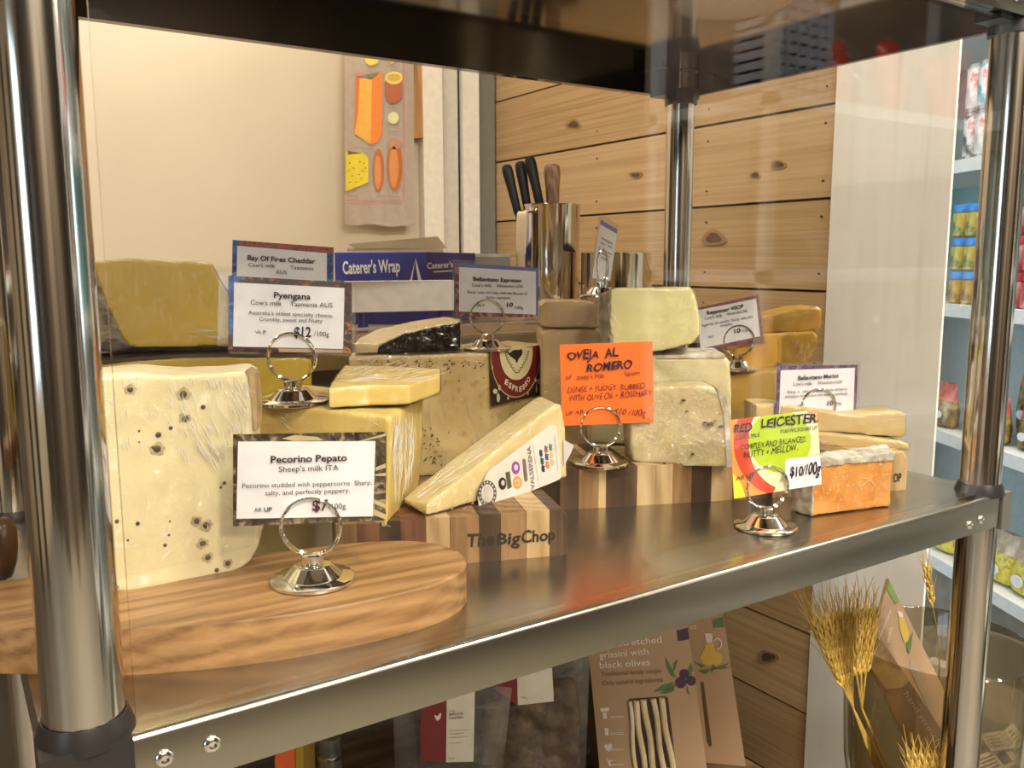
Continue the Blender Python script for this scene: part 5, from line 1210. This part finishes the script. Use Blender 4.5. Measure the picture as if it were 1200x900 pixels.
for t in (.55,):
    q = [unit_pt(t, 0, -.9), unit_pt(t+.02, 0, -.9), unit_pt(t+.02, .38, -.9), unit_pt(t, .38, -.9)]; mk('side_panel', prism(q, (0, 0, 2.2)), WHS, su)
def t_of(px):   # position along the unit front seen at pixel column px
    pl = Plane(S0, S0+hd); p = pl.at(px, 355); return (p-S0).dot(hd)
TINB = plain('tin_metal', (.35, .33, .30), .35, .6)
def tin(label, t, dpt, z, r, h, col, band, group):
    p = unit_pt(t, dpt, z); root = thing('food_tin', label, 'tin', p, group)
    mk('tin_body', lathe([(r, 0), (r, h), (r*.93, h-.002)], p, 24), TINB, root, smooth=True)
    mk('paper_label', lathe([(r+.0008, h*.08), (r+.0008, h*.92)], p, 24, cap=False), mottle('tinlab_%s' % label[:9], [(.38, col), (.52, (.62, .60, .56)), (.66, band)], 22, .5, bmp=0), root, smooth=True)
cols = [((.05, .05, .05), (.45, .05, .05), 'black'), ((.40, .40, .38), (.5, .08, .06), 'grey'), ((.10, .3, .36), (.6, .1, .1), 'blue')]
tts = [t_of(x) for x in (1112, 1125, 1139, 1153, 1172, 1188)]
for i, t in enumerate(tts):
    for lv in range(2):
        c = cols[(i+lv) % 3]; tin('%s labelled food tin, %s column from the left, %s of two on the tin shelf' % (c[2], ['first', 'second', 'third', 'fourth', 'fifth', 'sixth'][i], ['lower', 'upper'][lv]), t, .05, .506+lv*.126, .034, .125, c[0], c[1], 'food tins on the upper aisle shelf')
# stacked jars with blue lids
for i, px in enumerate((1107, 1122, 1137, 1152, 1176, 1192)):
    for lv in range(3):
        t = t_of(px); p = unit_pt(t, .05, .112+lv*.092)
        red = i > 3
        root = thing('pickle_jar', '%s lidded pickle jar, column %s from left, %s of its stack' % ('red' if red else 'blue', ['one', 'two', 'three', 'four', 'five', 'six'][i], ['bottom', 'middle', 'top'][lv]), 'jar', p, 'stacked pickle jars in the aisle')
        mk('jar_body', lathe([(.030, 0), (.036, .006), (.036, .062), (.031, .070)], p, 20), mottle('pickle_%d' % (lv if not red else 9), [(.35, (.10, .12, .02)), (.5, (.36, .34, .06)), (.65, (.50, .26, .05))] if lv else [(.35, (.20, .10, .02)), (.6, (.50, .32, .06))], 30, .2, bmp=0) if not red else mottle('red_jar', [(.4, (.30, .03, .04)), (.6, (.5, .3, .25))], 20, .3), root, smooth=True)
        mk('lid', lathe([(.034, .070), (.034, .088), (.032, .0905)], p, 20), plain('lid_blue', (.03, .22, .62), .35) if not red else plain('lid_red', (.40, .03, .04), .35), root, smooth=True)
# olive pouches with red tops
def pouch(label, t, dpt, z, w, h, c_lo, c_hi, name, group, cat='pouch'):
    p = unit_pt(t, dpt, z); root = thing(name, label, cat, p, group); secs = []; secs2 = []
    for s, ww, dd in ((0, .75, .4), (.08, 1, .9), (.35, 1.05, 1), (.62, .98, .7)): secs.append([p+hd*(w*.5*ww*math.cos(2*PI*i/14))+nrm*(w*.32*dd*math.sin(2*PI*i/14))+Vector((0, 0, h*s)) for i in range(14)])
    for s, ww, dd in ((.62, .99, .72), (.8, .96, .3), (.95, 1.0, .06), (1, 1.0, .05)): secs2.append([p+hd*(w*.5*ww*math.cos(2*PI*i/14))+nrm*(w*.32*dd*math.sin(2*PI*i/14))+Vector((0, 0, h*s+.004*math.sin(i*1.7)*(s == 1))) for i in range(14)])
    mk('pouch_body', loft(secs), c_lo, root, smooth=True); mk('pouch_top', loft(secs2), c_hi, root, smooth=True)
    f0 = p-nrm*(w*.335); q = [f0+hd*(w*.18*math.cos(2*PI*i/14))+Vector((0, 0, h*.3+w*.13*math.sin(2*PI*i/14))) for i in range(14)]
    mk('pouch_label', prism(q, -nrm*.003), PAPER, root)
OLP = mottle('olive_fill', [(.35, (.05, .03, .012)), (.5, (.20, .12, .04)), (.65, (.42, .34, .08))], 28, .25, bmp=0); RTP = mottle('red_foil', [(.4, (.45, .05, .03)), (.6, (.62, .20, .14))], 25, .3)
for i, px in enumerate((1100, 1130, 1160, 1192)):
    pouch('red topped pouch of olives on the aisle shelf, %s from the left' % ['first', 'second', 'third', 'fourth'][i], t_of(px), .05+.02*(i % 2), -.25, .085, .13, OLP, RTP, 'olive_pouch', 'red topped olive pouches')
for i, px in enumerate((1160, 1190)):
    pouch('red topped pouch standing behind the front row, %s of the back pair' % ['left', 'right'][i], t_of(px)+.02, .16, -.25, .10, .24, OLP, RTP, 'olive_pouch', 'red topped olive pouches')
YN = mottle('yellow_net', [(.4, (.45, .36, .03)), (.55, (.70, .62, .10)), (.7, (.25, .2, .04))], 45, .5, bmp=.5); CLP = mottle('pasta_fill', [(.35, (.30, .22, .12)), (.6, (.55, .46, .32)), (.75, (.7, .6, .5))], 30, .3)
for i, px in enumerate((1105, 1140, 1175, 1205)):
    pouch('%s net bag with clear top on the lowest aisle shelf, %s from the left' % ('yellow', ['first', 'second', 'third', 'fourth'][i]), t_of(px), .07, -.62, .12, .14, YN, CLP, 'net_bag', 'yellow net bags low in the aisle')

# clear tub on a low table, lower right
tc = PT(1142, 765, 1.62); TBZ = tc.z-.16
tbl = thing('low_table', 'low white table holding the clear plastic tub in the aisle', 'table', (tc.x, tc.y, -.9))
mk('table_top', box((tc.x-.18, tc.y-.22, TBZ-.02), (tc.x+.25, tc.y+.22, TBZ)), WHS, tbl)
for sx in (-.17, .22):
    for sy in (-.2, .18): mk('leg', box((tc.x+sx, tc.y+sy, -.9), (tc.x+sx+.025, tc.y+sy+.025, TBZ-.02)), WHS, tbl)
TUB = film('tub_plastic', (.93, .90, .88), .08, 1.5, .08, .3, 12, (1, 1, 4), .004, .10)
tb = thing('plastic_tub', 'round clear plastic tub of papers in the aisle, lower right', 'tub', (tc.x, tc.y, TBZ))
mk('tub_body', lathe([(.085, 0), (.095, .02), (.10, .08), (.108, .10), (.112, .158), (.118, .16), (.118, .163), (.110, .162), (.104, .10), (.09, .02)], (tc.x, tc.y, TBZ+.0005), 48), TUB, tb, smooth=True)
for i, (px, py, w, ang, dz) in enumerate(((1172, 868, .055, .5, .03), (1165, 892, .09, .8, .045), (1190, 862, .03, -.3, .06))):
    p = PT(px, py, 1.56-.03*i); a = yaw_of(Plane(PT(1100, 800, 1.5), PT(1180, 770, 1.5)))
    ux = Vector((math.cos(a+.3*i), math.sin(a+.3*i), .12)); uy = Vector((-math.sin(a), math.cos(a), .25)); q = [p-ux*w*.5-uy*.02, p+ux*w*.5-uy*.02, p+ux*w*.5+uy*.02, p-ux*w*.5+uy*.02]
    root = thing('paper_slip', '%s inside the clear tub' % ['white printed slip', 'long white slip with dark square print', 'small pale slip'][i], 'paper', p)
    nn = ux.cross(uy).normalized(); mk('paper_sheet', prism(q, nn*.0006), PAPER, root)
    bm = bmesh.new()
    for k in range(4):
        o_ = q[0]+(q[3]-q[0])*(.2+.18*k)+nn*.0009; d1 = (q[1]-q[0]); prism([o_+d1*.1, o_+d1*.55, o_+d1*.55+(q[3]-q[0])*.07, o_+d1*.1+(q[3]-q[0])*.07], nn*.0002, bm)
    mk('printed_lines', bm, GREYINK, root)
    if i == 1:
        o_ = q[0]+(q[3]-q[0])*.15+nn*.001; d1 = q[1]-q[0]; mk('printed_square', prism([o_+d1*.62, o_+d1*.85, o_+d1*.85+(q[3]-q[0])*.6, o_+d1*.62+(q[3]-q[0])*.6], nn*.0002), GREYINK, root)

# dark wooden pestle-like handle seen left of the front post
hd_ = thing('wooden_pestle', 'dark rounded wooden handle left of the front left post', 'handle', PT(6, 670, .60))
b = loft([[PT(5+11*w_*math.cos(2*PI*i/20), y_, .60)+_f*(.007*w_*math.sin(2*PI*i/20)) for i in range(20)] for y_, w_ in ((606, .35), (610, .8), (620, 1.15), (640, 1.3), (660, 1.15), (675, .8), (679, .4))])
mk('handle_body', b, wood('dark_handle', [(.3, (.04, .018, .008)), (.7, (.10, .05, .025))], 20, (6, 6, 1), rough=.3), hd_, smooth=True)
dc = thing('dark_cupboard', 'dark cupboard edge at the far left behind the trolley', 'cupboard', (-.62, .9, -.9))
mk('cupboard_body', box((-1.1, .75, .1305), (-.30, 1.35, .62)), plain('cupboard_dark', (.045, .032, .022), .4), dc)
mk('cupboard_shelf', box((-1.1, .70, .20), (-.29, .75, .22)), WHITEP, dc)
for (y, c) in ((.0, 'red'),):
    pass
rp = thing('red_packet', 'small red packet on the far left ledge', 'packet', (-.33, .72, .22)); mk('packet_body', box((-.42, .705, .2205), (-.30, .745, .245)), plain('packet_red', (.45, .03, .03), .4), rp, bev=.003)

# shop fittings on the customer side of the pane (they show faintly in the glass and in the chrome)
def MIR(px, py, d): p = PT(px, py, d); return Vector((p.x, -.019-p.y, p.z))
ca = MIR(925, 120, 2.2); SZ = ca.z
rk = thing('display_rack', 'white display rack on the customer side carrying a crate and snack packs', 'rack', (ca.x, ca.y, -.9))
x0, y0 = ca.x-.16, ca.y
for z in (SZ, SZ-.42, SZ-.84, SZ-1.26): mk('rack_shelf', box((x0, y0-.34, z-.03), (x0+1.3, y0+.08, z)), WHS, rk, bev=.003)
for x in (x0, x0+1.27):
    for y in (y0-.34, y0+.05): mk('rack_post', box((x, y, -.9), (x+.03, y+.03, SZ+.75)), WHS, rk)
mk('rack_back', box((x0, y0-.36, -.9), (x0+1.3, y0-.34, SZ+.75)), plain('rack_back', (.30, .22, .16), .6), rk)
cr_ = thing('plastic_crate', 'pale blue grey slotted plastic crate on the display rack', 'crate', (ca.x+.0, ca.y, SZ))
cw, ch = .085, .235; b = bmesh.new(); CRM = plain('crate_plastic', (.42, .44, .52), .4)
for k in range(9): bx(b, (ca.x-cw+.0, ca.y-.11, SZ+.001+k*.026), (ca.x+cw, ca.y+.05, SZ+.019+k*.026))
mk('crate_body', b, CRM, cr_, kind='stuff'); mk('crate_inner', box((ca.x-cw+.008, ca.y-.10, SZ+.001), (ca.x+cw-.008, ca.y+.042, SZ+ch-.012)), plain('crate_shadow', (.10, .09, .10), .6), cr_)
for k in range(5): mk('crate_rib', box((ca.x-cw+k*.0395, ca.y+.05, SZ+.001), (ca.x-cw+k*.0395+.012, ca.y+.055, SZ+ch)), CRM, cr_)
DKP = mottle('dark_pack_foil', [(.3, (.05, .02, .015)), (.5, (.13, .06, .04)), (.75, (.28, .19, .13))], 14, .22, bmp=.9, bd=.004); RDP = mottle('red_pack_foil', [(.35, (.42, .03, .02)), (.6, (.65, .08, .04)), (.8, (.75, .4, .3))], 12, .25, bmp=.9, bd=.004)
for i in range(8):
    x = ca.x+.17+i*.125; red = i in (1, 3, 5, 6); w, h = .12, (.17, .21, .15, .24, .18, .22, .26, .2)[i]
    root = thing('snack_pack', '%s foil snack pack, %s along the top of the display rack' % ('red' if red else 'brown', ['first', 'second', 'third', 'fourth', 'fifth', 'sixth', 'seventh', 'eighth'][i]), 'snack pack', (x, y0-.1, SZ), 'foil packs on the display rack')
    secs = []
    for s_, ww, dd in ((0, .9, .5), (.06, 1, .9), (.4, .95, 1), (.75, .92, .6), (.92, .95, .12), (1, .98, .06)): secs.append([Vector((x+w*.5*ww*math.cos(2*PI*k/16), y0-.1+.05*dd*math.sin(2*PI*k/16), SZ+.0005+h*s_)) for k in range(16)])
    body(loft(secs), root, RDP if red else DKP, None, .006, .006, 40, 'pack_film', 1)
lc = MIR(860, -30, 1.9); pl_ = thing('pendant_lamp', 'wide beige pendant shade hanging on the customer side', 'lamp', lc)
mk('lamp_shade', lathe([(.02, .10), (.05, .09), (.10, .03), (.125, -.06), (.128, -.062), (.12, -.05), (.09, .03), (.04, .075)], lc, 40, cap=False), plain('shade_beige', (.55, .46, .36), .4), pl_, smooth=True)
mk('lamp_cord', tube([lc+Vector((0, 0, .10)), Vector((lc.x, lc.y, 1.45))], .003, 8), BLACKP, pl_)
bl = bpy.data.lights.new('lamp_bulb', 'POINT'); bl.energy = 2.5; bl.color = WARM; bl.shadow_soft_size = .03; bo = bpy.data.objects.new('bulb_light', bl); COL.objects.link(bo); bo.location = lc+Vector((0, 0, -.02))
for i, (y, w) in enumerate(((-.9, .35), (.1, .3), (-2.9, .3))):  # unseen bookcases, added so the posts reflect dark stripes
    dk = thing('reflection_bookcase', 'unseen dark bookcase number %s added to put dark stripes in the chrome' % ['one', 'two', 'three'][i], 'bookcase', (-2.95, y, -.9))
    mk('bookcase_side', box((-3.13, y, -.9), (-2.85, y+.03, .95)), plain('cabinet_dark', (.035, .028, .022), .4), dk); mk('bookcase_side', box((-3.13, y+w-.03, -.9), (-2.85, y+w, .95)), plain('cabinet_dark', (.035, .028, .022), .4), dk)
    mk('bookcase_back', box((-3.135, y+.03, -.9), (-3.11, y+w-.03, .95)), plain('cabinet_dark', (.035, .028, .022), .4), dk)
    for z in (-.7, -.3, .1, .5, .9): mk('bookcase_shelf', box((-3.11, y+.03, z), (-2.86, y+w-.03, z+.025)), plain('cabinet_dark', (.035, .028, .022), .4), dk)
for i, (x, w) in enumerate(((-2.6, .9), (-1.1, .5), (.3, .25), (1.5, .3), (2.5, .5), (3.7, 1.0))):  # unseen cabinets, added as dark bands for the chrome to reflect
    dk = thing('reflection_cabinet', 'unseen tall dark cabinet number %s added for streaks in the chrome' % ['one', 'two', 'three', 'four', 'five', 'six'][i], 'cabinet', (x, -3.2, -.9))
    mk('cabinet_body', box((x, -3.33, -.9), (x+w, -3.0, .9+.1*(i % 3))), plain('cabinet_dark', (.035, .028, .022), .4), dk)
    mk('cabinet_door', box((x+.02, -3.0, -.8), (x+w/2-.01, -2.985, .8)), plain('cabinet_door', (.08, .06, .045), .35), dk); mk('cabinet_door', box((x+w/2+.01, -3.0, -.8), (x+w-.02, -2.985, .8)), plain('cabinet_door', (.08, .06, .045), .35), dk)

# ceiling light fixtures over each lamp
for i, (x, y, z, sx, sy, pw_) in enumerate(LAMPS):
    fx = thing('ceiling_light', 'long ceiling light panel %s' % ['over the customer side left', 'over the customer side middle', 'over the customer side right', 'over the back counter', 'over the aisle', 'at the far left', 'near the shop windows', 'added to brighten the display rack'][i], 'ceiling light', (x, y, 1.45))
    mk('frame', box((x-sx/2-.02, y-sy/2-.02, 1.37), (x+sx/2+.02, y+sy/2+.02, 1.449)), WHITEP, fx)
